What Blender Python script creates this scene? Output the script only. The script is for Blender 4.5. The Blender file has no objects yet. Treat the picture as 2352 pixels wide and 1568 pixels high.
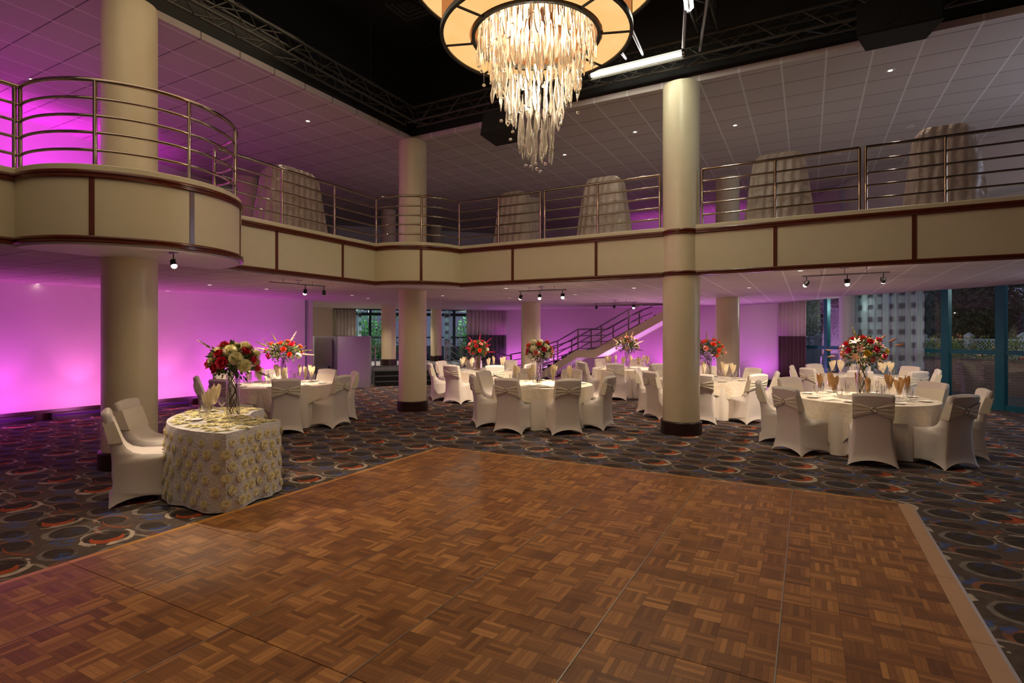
import bpy, bmesh, math, random
from mathutils import Vector, Matrix
from mathutils.geometry import tessellate_polygon
random.seed(7)
PI = math.pi
S = bpy.context.scene
C = S.collection
R = math.radians
# ------------------------------------------------------------------ camera, sky, exposure
cd = bpy.data.cameras.new('camera'); cam = bpy.data.objects.new('camera', cd); C.objects.link(cam)
cam.location = (0, 0, 1.692); cam.rotation_euler = (R(90), 0, R(28.394))
cd.sensor_width = 36; cd.lens = 1255.3/2352*36; cd.shift_y = -18.9/2352; cd.clip_end = 300
S.camera = cam
S.cycles.transparent_max_bounces = 40; S.cycles.max_bounces = 14; S.cycles.transmission_bounces = 12
S.view_settings.view_transform = 'Standard'; S.view_settings.look = 'None'
S.view_settings.gamma = 1; S.view_settings.exposure = 0.0
def lin(c):
    return tuple((v/255/12.92 if v/255 <= .04045 else ((v/255+.055)/1.055)**2.4) for v in c)
w = bpy.data.worlds.new('dusk_sky'); S.world = w; w.use_nodes = True
wn = w.node_tree.nodes; wl = w.node_tree.links
bg = wn['Background']; tc = wn.new('ShaderNodeTexCoord'); sp = wn.new('ShaderNodeSeparateXYZ'); rp = wn.new('ShaderNodeValToRGB')
wl.new(tc.outputs['Generated'], sp.inputs[0]); wl.new(sp.outputs['Z'], rp.inputs[0]); wl.new(rp.outputs[0], bg.inputs[0])
rp.color_ramp.elements[0].color = (*lin((128, 128, 158)), 1); rp.color_ramp.elements[1].color = (*lin((82, 92, 140)), 1)
bg.inputs[1].default_value = .62
def light(kind, name, loc, power, color, parent=None, aim=None, size=.1, sizey=None, cone=60, blend=.5):
    d = bpy.data.lights.new(name, kind); d.energy = power; d.color = color
    o = bpy.data.objects.new(name, d); C.objects.link(o)
    if kind == 'AREA':
        d.size = size
        if sizey: d.shape = 'RECTANGLE'; d.size_y = sizey
    else: d.shadow_soft_size = size
    if kind == 'SPOT': d.spot_size = R(cone); d.spot_blend = blend
    o.location = loc
    if aim is not None: o.rotation_euler = (Vector(aim)-Vector(loc)).to_track_quat('-Z', 'Y').to_euler()
    if parent: o.parent = parent
    return o
WARM = (1, .72, .42); WARM2 = (1, .80, .58); COOL = (.95, 1, .80); MAG = (.90, .10, .92); PINK = (1, .20, .72); PURP = (.62, .05, .80)
# added fill lamps with no fixture of their own
light('AREA', 'dusk_fill', (6.8, 11.0, 4.8), 80, (.72, .80, 1), aim=(0, 11.5, 5.2), size=2, sizey=1.5)  # added bluish fill for the upper ceiling, no window stands there
light('AREA', 'dusk_fill', (5.6, 12.6, 1.7), 30, (.68, .80, 1), aim=(1, 9, .8), size=3, sizey=2)  # added bluish fill indoors for the chairs near the glass wall
light('AREA', 'atrium_fill', (-4.4, 3.0, 7.0), 155, (1, .78, .50), aim=(-3.0, 3.2, 0), size=7, sizey=6)  # added soft stand-in for unseen atrium fixtures
light('AREA', 'atrium_fill', (-4.2, 2.0, 5.0), 12, (1, .82, .60), aim=(-5.0, 9, 3), size=4, sizey=2)

# ------------------------------------------------------------------ node helpers
class N:
    """thin wrapper that writes math nodes"""
    def __init__(s, t, o): s.t = t; s.o = o
    def _m(s, op, *a):
        n = s.t.nodes.new('ShaderNodeMath'); n.operation = op
        for i, x in enumerate((s,)+a):
            if isinstance(x, N): s.t.links.new(x.o, n.inputs[i])
            else: n.inputs[i].default_value = x
        return N(s.t, n.outputs[0])
    def __add__(s, o): return s._m('ADD', o)
    def __sub__(s, o): return s._m('SUBTRACT', o)
    def __mul__(s, o): return s._m('MULTIPLY', o)
    def __truediv__(s, o): return s._m('DIVIDE', o)
    def floor(s): return s._m('FLOOR')
    def fract(s): return s._m('FRACT')
    def mod2(s): return (s*.5)._m('FRACT')*2
    def lt(s, v): return s._m('LESS_THAN', v)
    def gt(s, v): return s._m('GREATER_THAN', v)
    def abs(s): return s._m('ABSOLUTE')
    def min(s, v): return s._m('MINIMUM', v)
    def max(s, v): return s._m('MAXIMUM', v)
    def sqrt(s): return s._m('SQRT')
    def sin(s): return s._m('SINE')
    def inv(s): return s*-1+1.0
def newmat(name, color=(.8, .8, .8), rough=.5, metal=0, spec=.5):
    m = bpy.data.materials.new(name); m.use_nodes = True; t = m.node_tree; b = t.nodes['Principled BSDF']
    b.inputs['Base Color'].default_value = (*color, 1); b.inputs['Roughness'].default_value = rough
    b.inputs['Metallic'].default_value = metal; b.inputs['Specular IOR Level'].default_value = spec
    return m, t, b
def node(t, kind, **kw):
    n = t.nodes.new(kind)
    for k, v in kw.items():
        if k in n.inputs: n.inputs[k].default_value = v
        else: setattr(n, k, v)
    return n
def noise(t, vec, scale, detail=3, rough=.5):
    n = node(t, 'ShaderNodeTexNoise', Scale=scale, Detail=detail, Roughness=rough)
    if vec is not None: t.links.new(vec, n.inputs['Vector'])
    return n.outputs['Fac']
def bump(t, b, h, strength=.3, dist=.01):
    n = node(t, 'ShaderNodeBump', Strength=strength, Distance=dist)
    t.links.new(h.o if isinstance(h, N) else h, n.inputs['Height']); t.links.new(n.outputs[0], b.inputs['Normal'])
def mix(t, f, a, bcol):
    n = t.nodes.new('ShaderNodeMix'); n.data_type = 'RGBA'
    for s_, v in ((0, f), (6, a), (7, bcol)):
        if isinstance(v, N): t.links.new(v.o, n.inputs[s_])
        elif hasattr(v, 'links') or isinstance(v, bpy.types.NodeSocket): t.links.new(v, n.inputs[s_])
        elif s_ == 0: n.inputs[0].default_value = v
        else: n.inputs[s_].default_value = (*v[:3], 1)
    return n.outputs[2]
def pos(t): return t.nodes.new('ShaderNodeNewGeometry').outputs['Position']
def xyz(t, v):
    n = t.nodes.new('ShaderNodeSeparateXYZ'); t.links.new(v, n.inputs[0])
    return [N(t, n.outputs[i]) for i in range(3)]
def vec(t, x, y, z=0.0):
    n = t.nodes.new('ShaderNodeCombineXYZ')
    for i, v in enumerate((x, y, z)):
        if isinstance(v, N): t.links.new(v.o, n.inputs[i])
        else: n.inputs[i].default_value = v
    return n.outputs[0]
def varied(name, rgb, rough=.5, metal=0, var=.12, scale=6, bmp=0, bscale=60, spec=.5, sheen=0):
    """base colour with a little mottling and an optional fine bump"""
    c = lin(rgb); m, t, b = newmat(name, c, rough, metal, spec)
    o = t.nodes.new('ShaderNodeTexCoord').outputs['Object']
    f = noise(t, o, scale)
    out = mix(t, f, tuple(x*(1-var) for x in c), tuple(min(1, x*(1+var)) for x in c)); t.links.new(out, b.inputs['Base Color'])
    if bmp: bump(t, b, noise(t, o, bscale, 4), bmp, .004)
    if sheen: b.inputs['Sheen Weight'].default_value = sheen
    return m
def emit(name, rgb, strength):
    m = bpy.data.materials.new(name); m.use_nodes = True; t = m.node_tree; t.nodes.clear()
    e = node(t, 'ShaderNodeEmission'); e.inputs[0].default_value = (*rgb, 1); e.inputs[1].default_value = strength
    o = t.nodes.new('ShaderNodeOutputMaterial'); t.links.new(e.outputs[0], o.inputs[0]); return m

M = {}
M['cream'] = varied('cream_wall_vinyl', (206, 196, 164), .42, bmp=.05, bscale=150, var=.04)
M['column'] = varied('cream_column_paint', (222, 208, 176), .32, var=.03)
M['white'] = varied('pale_wall_paint', (214, 210, 206), .6, var=.04)
M['wood'] = varied('mahogany_trim', (92, 40, 22), .22, var=.25, scale=12)
M['darkbase'] = varied('dark_wood_base', (44, 22, 16), .35, var=.2)
M['chrome'] = varied('polished_steel', (168, 152, 140), .12, 1, var=.03)
M['satin'] = varied('brushed_steel', (150, 146, 158), .3, 1, var=.05)
M['black'] = varied('matt_black_paint', (9, 9, 9), .7, var=.3)
M['black2'] = varied('black_metal', (24, 24, 24), .45, .3, var=.2)
M['rig'] = varied('worn_rig_metal', (66, 62, 56), .45, .4, var=.2)
M['spandex'] = varied('white_stretch_fabric', (226, 214, 206), .62, var=.03, bmp=.04, bscale=220, sheen=.25)
M['sash'] = varied('ivory_satin', (232, 222, 200), .38, var=.06, sheen=.3)
M['linen'] = varied('white_table_linen', (232, 222, 212), .7, var=.03, bmp=.06, bscale=200, sheen=.1)
M['napkin'] = varied('cream_napkin', (242, 224, 190), .6, var=.06, bmp=.1, bscale=90)
M['goldnapkin'] = varied('gold_napkin', (206, 160, 104), .55, var=.08, bmp=.1, bscale=90)
M['plate'] = varied('white_china', (238, 232, 224), .2, var=.01)
M['cutlery'] = varied('silver_cutlery', (200, 196, 190), .18, 1, var=.03)
M['buckle'] = varied('pearl_buckle', (196, 186, 170), .25, .6)
M['grey'] = varied('grey_door_paint', (98, 88, 92), .5, var=.06)
M['panel'] = varied('pale_grey_panel', (176, 172, 184), .35, .1, var=.06)
M['darkcarpet'] = varied('dark_step_carpet', (12, 11, 12), .9, var=.3, bmp=.3)
M['nosing'] = varied('step_nosing', (92, 96, 104), .4, .5)
M['teal'] = varied('teal_window_frame', (30, 104, 116), .35, .3, var=.08)
M['tealdark'] = varied('dark_window_frame', (18, 44, 56), .4, .3, var=.1)
M['plum'] = varied('plum_drape', (104, 76, 88), .6, var=.1, bmp=.08, bscale=120)
M['paledrape'] = varied('silver_drape', (206, 200, 190), .45, var=.05, sheen=.4)
M['greydrape'] = varied('grey_drape', (110, 108, 116), .6, var=.06)
M['pinkface'] = varied('white_uplit_wall', (236, 226, 228), .55, var=.03, bmp=.04, bscale=120)
M['stone'] = varied('garden_path', (60, 58, 60), .9, var=.2)
M['fence'] = varied('white_vinyl_fence', (190, 196, 210), .5, var=.05)
M['bark'] = varied('tree_bark', (54, 46, 40), .9, var=.3, bmp=.5, bscale=20)
M['leafdark'] = varied('dark_tree_leaf', (46, 62, 34), .6, var=.35, scale=3)
M['leafhedge'] = varied('garden_leaf', (96, 124, 50), .55, var=.35, scale=4)
M['leafgreen'] = varied('shrub_leaf', (72, 138, 62), .55, var=.35, scale=4)
M['greens'] = varied('bouquet_leaf', (74, 92, 44), .5, var=.4, scale=20)
M['olive'] = varied('olive_filler', (150, 142, 84), .6, var=.3, scale=25)
M['twig'] = varied('curly_twig', (82, 60, 38), .7, var=.2, scale=20)
M['mum'] = varied('cream_petal', (246, 238, 192), .6, var=.06, scale=30)
M['red'] = varied('crimson_petal', (186, 22, 48), .5, var=.2, scale=30)
M['coral'] = varied('coral_petal', (232, 70, 44), .5, var=.15, scale=30)
M['pinkp'] = varied('pink_petal', (240, 160, 148), .5, var=.12, scale=30)
M['hotpink'] = varied('hot_pink_petal', (214, 44, 84), .5, var=.15, scale=30)
M['blush'] = varied('blush_petal', (246, 214, 190), .5, var=.08, scale=30)
M['white_p'] = varied('white_petal', (244, 240, 224), .5, var=.04, scale=30)
M['lilyp'] = varied('peach_lily_petal', (246, 190, 150), .5, var=.15, scale=20)
M['yellow'] = varied('yellow_petal', (238, 200, 60), .5, var=.1, scale=20)
M['bud'] = varied('brown_lily_bud', (150, 92, 56), .6, var=.2, scale=20)
M['lampbulb'] = emit('lamp_bulb', (1, .86, .66), 30)
M['tube'] = emit('fluorescent_tube', (1, .97, .80), 14)
M['downlens'] = emit('downlight_lens', (1, .84, .64), 5)
M['offlens'] = varied('unlit_lens', (200, 190, 190), .4)
M['ledlens'] = emit('purple_led_lens', (.30, .02, .60), .25)
M['ledlens_hi'] = emit('magenta_led_lens', (.95, .12, .95), 2.0)
def glassmat(name, color, rough, trans):
    m, t, b = newmat(name, color, rough); b.inputs['Transmission Weight'].default_value = trans; b.inputs['IOR'].default_value = 1.45
    o = t.nodes.new('ShaderNodeTexCoord').outputs['Object']
    bump(t, b, noise(t, o, 8, 2), .06, .01); return m
M['crystal'] = glassmat('blown_crystal', (.98, .93, .84), .06, .86)
def thinglass(name, tint, base=.05):
    """clear sheet glass: passes what lies behind, mirrors at a grazing angle"""
    m = bpy.data.materials.new(name); m.use_nodes = True; t = m.node_tree; t.nodes.clear()
    tr = node(t, 'ShaderNodeBsdfTransparent'); tr.inputs[0].default_value = (*tint, 1)
    gl = node(t, 'ShaderNodeBsdfGlossy', Roughness=.02); lw = node(t, 'ShaderNodeLayerWeight', Blend=.35)
    k = N(t, lw.outputs['Fresnel'])*.45+base
    mx = t.nodes.new('ShaderNodeMixShader'); t.links.new(k.o, mx.inputs[0]); t.links.new(tr.outputs[0], mx.inputs[1]); t.links.new(gl.outputs[0], mx.inputs[2])
    o = t.nodes.new('ShaderNodeOutputMaterial'); t.links.new(mx.outputs[0], o.inputs[0]); return m
M['pane'] = thinglass('window_pane', (.86, .92, .94), .03)
M['glass'] = thinglass('thin_glassware', (.985, .985, .98), .03)
def amber():
    m = bpy.data.materials.new('lit_amber_parchment'); m.use_nodes = True; t = m.node_tree; t.nodes.clear()
    o_ = t.nodes.new('ShaderNodeTexCoord').outputs['Object']; f = noise(t, o_, 3, 4)
    e = node(t, 'ShaderNodeEmission'); e.inputs[1].default_value = 1.12
    t.links.new(mix(t, f, (1.0, .46, .13), (1.0, .62, .27)), e.inputs[0])
    o = t.nodes.new('ShaderNodeOutputMaterial'); t.links.new(e.outputs[0], o.inputs[0]); return m
M['amber'] = amber()
M['amberside'] = emit('lit_amber_side', (.72, .25, .07), .75)

def carpet():
    m, t, b = newmat('swirl_carpet', rough=.95, spec=.12); x, y, z = xyz(t, pos(t))
    wx_ = N(t, noise(t, vec(t, x, y), 6, 2))-.5; wy_ = N(t, noise(t, vec(t, x+17.0, y+5.0), 6, 2))-.5
    LX, LY = .836, .69
    def cell(ox, oy):
        u = (x+.936-ox)/LX; v = (y-7.909-oy)/LY
        return ((u+.5).fract()-.5)*LX+wx_*.05, ((v+.5).fract()-.5)*LY+wy_*.05
    def disc(c, ox, oy, rx, ry): a = (c[0]-ox)/rx; e = (c[1]-oy)/ry; return (a*a+e*e).lt(1.0)
    def cres(c, ox, oy, rx, ry, ix, iy, jx, jy): return disc(c, ox, oy, rx, ry)*disc(c, ix, iy, jx, jy).inv()
    fine = N(t, noise(t, vec(t, x, y), 260, 1)); mid = N(t, noise(t, vec(t, x, y), 16, 3)); brk = N(t, noise(t, vec(t, x*1.0, y*1.0), 3.1, 2))
    fade = ((mid-.5)*1.6+.75).min(1.0).max(.25)
    col = mix(t, mid, lin((72, 62, 58)), lin((124, 108, 98)))
    def put_(f, k, rgb):
        nonlocal col
        col = mix(t, f*fade*k, col, lin(rgb))
    A, G, D, B1, B2, G2, O2 = cell(0, 0), cell(.42, -.10), cell(.40, .24), cell(.63, -.22), cell(.20, -.36), cell(.06, .33), cell(.66, .10)
    for c, rx_, ry_ in ((G, .16, .15), (D, .15, .10), (G2, .13, .09)):
        put_(disc(c, 0, 0, rx_, ry_), .8, (48, 40, 38))
    put_(cres(G, 0, 0, .185, .165, .012, .012, .158, .138), .9, (158, 146, 136))
    put_(cres(G2, .0, .0, .16, .115, -.01, .018, .14, .095), .85, (150, 140, 134))
    put_(cres(D, 0, 0, .17, .12, .03, -.01, .16, .11), .85, (176, 112, 80))
    st = ((x*52-y*34).sin()+(mid-.5)*6).gt(.0)
    for c in (B1, B2): put_(disc(c, 0, 0, .13, .075)*st, .85, (72, 100, 170))
    put_(disc(B1, -.2, .2, .1, .06)*st, .6, (58, 76, 128))
    put_(cres(O2, 0, 0, .13, .10, .03, .02, .125, .09), .75, (160, 74, 40))
    E1, E2 = cell(.24, .10), cell(-.30, .22)
    put_(cres(E1, 0, 0, .20, .085, .03, -.025, .20, .085), .9, (190, 172, 156)); put_(cres(E2, 0, 0, .18, .075, -.03, .02, .18, .075), .9, (178, 96, 58)); put_(cres(E2, .1, -.13, .17, .07, .12, -.105, .17, .07), .8, (168, 156, 146))
    put_(disc(A, .01, 0, .165, .15), .85, (44, 36, 35))
    put_(cres(A, .03, -.01, .125, .115, -.03, .02, .10, .10), .95, (214, 98, 50))
    put_(cres(A, 0, 0, .215, .195, -.022, .012, .178, .160)*(wx_*1.0+brk).gt(.44), 1.0, (226, 206, 186))
    col = mix(t, fine*.42, col, lin((36, 30, 30)))
    t.links.new(col, b.inputs['Base Color']); bump(t, b, fine, .4, .004); return m
M['carpet'] = carpet()

def parquet():
    m, t, b = newmat('finger_parquet', rough=.3); x, y, z = xyz(t, pos(t))
    bx = (x+4.708)/.1524; by = (y-6.539)/.1524; ix, iy = bx.floor(), by.floor(); fx, fy = bx.fract(), by.fract()
    par = (ix+iy).mod2().gt(.5); u = fx*par+fy*par.inv(); vlong = fy*par+fx*par.inv()
    sl = (u*5).floor(); us = (u*5).fract()
    wn_ = node(t, 'ShaderNodeTexWhiteNoise'); t.links.new(vec(t, ix+sl*.137, iy+sl*.071, par), wn_.inputs['Vector']); rnd = N(t, wn_.outputs['Value'])
    wb = node(t, 'ShaderNodeTexWhiteNoise'); t.links.new(vec(t, ix, iy, 4.0), wb.inputs['Vector']); rb = N(t, wb.outputs['Value'])
    gr = N(t, noise(t, vec(t, (u*.15+ix*3.1)*60, (vlong*.15+iy*1.7)*7, sl), 3.2, 4, .65))
    k = rnd*.42+rb*.30+gr*.50-.12
    rmp = t.nodes.new('ShaderNodeValToRGB'); t.links.new(k.o, rmp.inputs[0]); e = rmp.color_ramp.elements
    e[0].color = (*lin((100, 58, 26)), 1); e[0].position = .05; e[1].color = (*lin((212, 150, 84)), 1); e[1].position = 1
    mm = rmp.color_ramp.elements.new(.5); mm.color = (*lin((150, 96, 46)), 1)
    edge = us.min(us.inv()).lt(.045).max(fx.min(fx.inv()).min(fy.min(fy.inv())).lt(.012))
    col = mix(t, edge*.45, rmp.outputs[0], lin((48, 26, 12)))
    t.links.new(col, b.inputs['Base Color'])
    rr = gr*.25+rb*.12+.24; t.links.new(rr.o, b.inputs['Roughness'])
    bump(t, b, gr*.5-edge, .12, .002); return m
M['parquet'] = parquet()
M['oaktrim'] = varied('oak_edge', (204, 140, 54), .35, var=.2, scale=10)
M['ramp'] = varied('brown_ramp_strip', (196, 154, 118), .45, var=.1, scale=8)
M['alu'] = varied('aluminium_strip', (196, 184, 172), .3, 1, var=.05)

def tile(name, rgb, x0, y0, dark, light_):
    m, t, b = newmat(name, lin(rgb), .8, spec=.2); x, y, z = xyz(t, pos(t))
    fx = ((x-x0)/.6096).fract(); fy = ((y-y0)/.6096).fract()
    ex = fx.min(fx.inv()).lt(.022); ey = fy.min(fy.inv()).lt(.015)
    ws = node(t, 'ShaderNodeTexWhiteNoise'); t.links.new(vec(t, ((x-x0)/.6096).floor(), ((y-y0)/.6096).floor()), ws.inputs['Vector'])
    f = noise(t, vec(t, x, y), 220, 2)
    c0 = mix(t, N(t, ws.outputs['Value'])*.14, lin(rgb), tuple(v*.5 for v in lin(rgb)))
    c1 = mix(t, ey*.9, c0, lin(dark)); c2 = mix(t, ex*1.0, c1, lin(light_))
    t.links.new(c2, b.inputs['Base Color']); bump(t, b, N(t, f)-(ex+ey)*2, .12, .006); return m
M['tile'] = tile('ceiling_tile', (196, 186, 182), -.37*.969, 9.60, (110, 98, 98), (222, 218, 214))

def overlay():
    m, t, b = newmat('crinkled_ivory_overlay', lin((232, 216, 192)), .42); b.inputs['Sheen Weight'].default_value = .4
    o = t.nodes.new('ShaderNodeTexCoord').outputs['Object']
    n1 = N(t, noise(t, o, 14, 5, .65)); n2 = N(t, noise(t, o, 40, 3)); line = (n1-.5).abs().lt(.03)
    t.links.new(mix(t, line*.6+n2*.25, lin((230, 214, 190)), lin((250, 240, 224))), b.inputs['Base Color'])
    bump(t, b, n1*2+n2*.5, .5, .012); return m
M['overlay'] = overlay()
def rosettecloth():
    m, t, b = newmat('silver_lace_cloth', lin((214, 208, 204)), .35); b.inputs['Sheen Weight'].default_value = .3
    o = t.nodes.new('ShaderNodeTexCoord').outputs['Object']; n1 = N(t, noise(t, o, 9, 5, .7)); n2 = N(t, noise(t, o, 70, 2))
    t.links.new(mix(t, n1, lin((196, 190, 184)), lin((250, 246, 238))), b.inputs['Base Color']); bump(t, b, n1*2+n2, .6, .02); return m
M['lace'] = rosettecloth()
M['rosette'] = varied('cream_ribbon_rosette', (240, 228, 176), .5, var=.08, scale=30, sheen=.3)
def ruched():
    m, t, b = newmat('ruched_white_cloth', lin((226, 214, 208)), .5); o = t.nodes.new('ShaderNodeTexCoord').outputs['Object']; x, y, z = xyz(t, o)
    n1 = N(t, noise(t, o, 4, 3)); row = (z*30+n1*9).sin(); colm = ((x-y*.7)*46+n1*5).sin()
    t.links.new(mix(t, n1, lin((138, 118, 110)), lin((190, 170, 158))), b.inputs['Base Color']); bump(t, b, colm*.6+row*.35+n1*1.5, .7, .02); return m
M['ruched'] = ruched()
def sheer():
    m = bpy.data.materials.new('squared_sheer_voile'); m.use_nodes = True; t = m.node_tree; t.nodes.clear()
    o = t.nodes.new('ShaderNodeTexCoord').outputs['Object']; x, y, z = xyz(t, o)
    n1 = N(t, noise(t, vec(t, x*26, y*26, z*1.2), 1, 3)); n2 = N(t, noise(t, vec(t, x*9, y*9, z*14), 1, 4))
    fu = (x/.30+n1*.16).fract(); fz = ((z+.1)/.335+n2*.10).fract()
    ex = ((fu-.5).abs()*-1+.31)*9.0; ez = ((fz-.5).abs()*-1+.27)*9.0; sq = ex.min(1.0).max(0.0)*ez.min(1.0).max(0.0)*(n2*.9+.45).min(1.0)
    col = mix(t, n1, lin((190, 214, 224)), lin((240, 250, 252))); col = mix(t, sq*.85, col, lin((112, 110, 118)))
    d = node(t, 'ShaderNodeBsdfDiffuse'); t.links.new(col, d.inputs[0]); tl = node(t, 'ShaderNodeBsdfTranslucent'); t.links.new(col, tl.inputs[0])
    a = t.nodes.new('ShaderNodeMixShader'); a.inputs[0].default_value = .45; t.links.new(d.outputs[0], a.inputs[1]); t.links.new(tl.outputs[0], a.inputs[2])
    tr = node(t, 'ShaderNodeBsdfTransparent'); tr.inputs[0].default_value = (.85, .95, 1, 1)
    k = (n1*.5+.34)+sq*.22; mx = t.nodes.new('ShaderNodeMixShader'); t.links.new(k.o, mx.inputs[0]); t.links.new(tr.outputs[0], mx.inputs[1]); t.links.new(a.outputs[0], mx.inputs[2])
    q = t.nodes.new('ShaderNodeOutputMaterial'); t.links.new(mx.outputs[0], q.inputs[0]); return m
M['sheer'] = sheer()
def brick():
    m, t, b = newmat('brick_planter', rough=.85); x, y, z = xyz(t, pos(t)); s_ = (x-y)*.7071
    bt = node(t, 'ShaderNodeTexBrick', Scale=1.0); bt.inputs['Brick Width'].default_value = .22; bt.inputs['Row Height'].default_value = .075; bt.inputs['Mortar Size'].default_value = .008
    bt.inputs['Color1'].default_value = (*lin((96, 66, 60)), 1); bt.inputs['Color2'].default_value = (*lin((120, 84, 76)), 1); bt.inputs['Mortar'].default_value = (*lin((120, 112, 110)), 1)
    t.links.new(vec(t, s_, z, 0), bt.inputs['Vector']); t.links.new(bt.outputs['Color'], b.inputs['Base Color']); return m
M['brick'] = brick()

# ------------------------------------------------------------------ mesh helpers
class MB:
    def __init__(s): s.v = []; s.f = []; s.mi = []; s.k = 0
    def face(s, ids): s.f.append(tuple(ids)); s.mi.append(s.k)
    def poly(s, pts):
        i = len(s.v); s.v += [tuple(p) for p in pts]; s.face(range(i, i+len(pts)))
    def box(s, x0, x1, y0, y1, z0, z1, mat=None):
        i = len(s.v); p = [(x, y, z) for z in (z0, z1) for y in (y0, y1) for x in (x0, x1)]
        s.v += [tuple(mat @ Vector(q)) for q in p] if mat else p
        for q in ((0, 2, 3, 1), (4, 5, 7, 6), (0, 1, 5, 4), (2, 6, 7, 3), (0, 4, 6, 2), (1, 3, 7, 5)): s.face([i+a for a in q])
    def grid(s, rows, closed=False, flip=False):
        i = len(s.v); n = len(rows[0])
        for r_ in rows: s.v += [tuple(p) for p in r_]
        for a in range(len(rows)-1):
            for b in range(n if closed else n-1):
                c = (b+1) % n; q = [i+a*n+b, i+a*n+c, i+(a+1)*n+c, i+(a+1)*n+b]
                s.face(q[::-1] if flip else q)
    def tube(s, pts, r, n=8, cap=True, closed=False):
        pts = [Vector(p) for p in pts]; rows = []; up = Vector((0, 0, 1)); m = len(pts)
        for a, p in enumerate(pts):
            d = (pts[(a+1) % m]-pts[a-1]) if closed else (pts[min(a+1, m-1)]-pts[max(a-1, 0)]); d.normalize()
            ref = up if abs(d.z) < .95 else Vector((1, 0, 0)); e = d.cross(ref).normalized(); g = e.cross(d)
            rr = r[a] if isinstance(r, (list, tuple)) else r
            rows.append([p+e*(rr*math.cos(2*PI*b/n))+g*(rr*math.sin(2*PI*b/n)) for b in range(n)])
        if closed: rows.append(rows[0])
        i = len(s.v); s.grid(rows, True)
        if cap and not closed:
            s.face([i+b for b in range(n)][::-1]); s.face([i+(m-1)*n+b for b in range(n)])
    def lathe(s, prof, n=24, c=(0, 0, 0), cap=True, wob=None):
        rows = []
        for r_, z in prof: rows.append([(c[0]+r_*math.cos(2*PI*a/n), c[1]+r_*math.sin(2*PI*a/n), c[2]+z) for a in range(n)])
        i = len(s.v); s.grid(rows, True)
        if cap:
            if prof[0][0] > 1e-4: s.face([i+a for a in range(n)][::-1])
            if prof[-1][0] > 1e-4: s.face([i+(len(prof)-1)*n+a for a in range(n)])
    def prism(s, poly, z0, z1, zf=None):
        """solid from an outline; zf(x, y) gives another underside"""
        n = len(poly); tri = tessellate_polygon([[Vector((p[0], p[1], 0)) for p in poly]]); i = len(s.v)
        lo = (lambda x, y: z0) if zf is None else zf
        s.v += [(x, y, lo(x, y)) for x, y in poly]+[(x, y, z1) for x, y in poly]
        area = sum(poly[a-1][0]*poly[a][1]-poly[a][0]*poly[a-1][1] for a in range(n))
        for q in tri:
            p = [poly[a] for a in q]; cr = (p[1][0]-p[0][0])*(p[2][1]-p[0][1])-(p[2][0]-p[0][0])*(p[1][1]-p[0][1])
            q = list(q) if cr > 0 else list(q)[::-1]
            s.face([i+n+a for a in q]); s.face([i+a for a in q[::-1]])
        for a in range(n):
            b = (a+1) % n; q = [i+a, i+b, i+n+b, i+n+a]; s.face(q if area > 0 else q[::-1])
    def ball(s, c, r, n=10, m=6, sz=1):
        s.lathe([(max(1e-5, r*math.sin(PI*a/m)), -r*sz*math.cos(PI*a/m)) for a in range(m+1)], n, c, cap=False)
    def build(s, name, mats, parent=None, smooth=True, sharp=38):
        me = bpy.data.meshes.new(name); me.from_pydata(s.v, [], s.f)
        for m in (mats if isinstance(mats, (list, tuple)) else [mats]): me.materials.append(m)
        me.polygons.foreach_set('material_index', s.mi)
        if smooth:
            me.polygons.foreach_set('use_smooth', [True]*len(s.f)); me.update(); me.set_sharp_from_angle(angle=R(sharp))
        me.update(); o = bpy.data.objects.new(name, me); C.objects.link(o)
        if parent: o.parent = parent
        return o
def weld(o, d=1e-4):
    b = bmesh.new(); b.from_mesh(o.data); bmesh.ops.remove_doubles(b, verts=b.verts, dist=d)
    bmesh.ops.recalc_face_normals(b, faces=b.faces); b.to_mesh(o.data); b.free(); return o
def tag(o, label, cat, group=None, kind=None):
    if label: o['label'] = label
    if cat: o['category'] = cat
    if group: o['group'] = group
    if kind: o['kind'] = kind
    return o
def thing(name, label, cat, loc=(0, 0, 0), rz=0, group=None):
    o = bpy.data.objects.new(name, None); C.objects.link(o); o.location = loc; o.rotation_euler = (0, 0, rz); o.empty_display_size = .1
    return tag(o, label, cat, group)
def struct(name, mb, m, parent=None, smooth=False, label=None):
    o = mb.build(name, m, parent, smooth)
    if not parent: o['kind'] = 'structure'
    if label: o['label'] = label
    return o
def sobj(o, label=None):
    o['kind'] = 'structure'
    if label: o['label'] = label
    return o
def dup(root, loc, rz, label=None, group=None):
    def cp(o, par):
        c = o.copy(); C.objects.link(c)
        if par: c.parent = par
        for ch in o.children: cp(ch, c)
        return c
    r_ = cp(root, None); r_.location = loc; r_.rotation_euler = (0, 0, rz)
    if label: r_['label'] = label
    if group: r_['group'] = group
    return r_
def arc(c, r_, a0, a1, n):
    return [(c[0]+r_*math.cos(R(a0+(a1-a0)*i/n)), c[1]+r_*math.sin(R(a0+(a1-a0)*i/n))) for i in range(n+1)]

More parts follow.
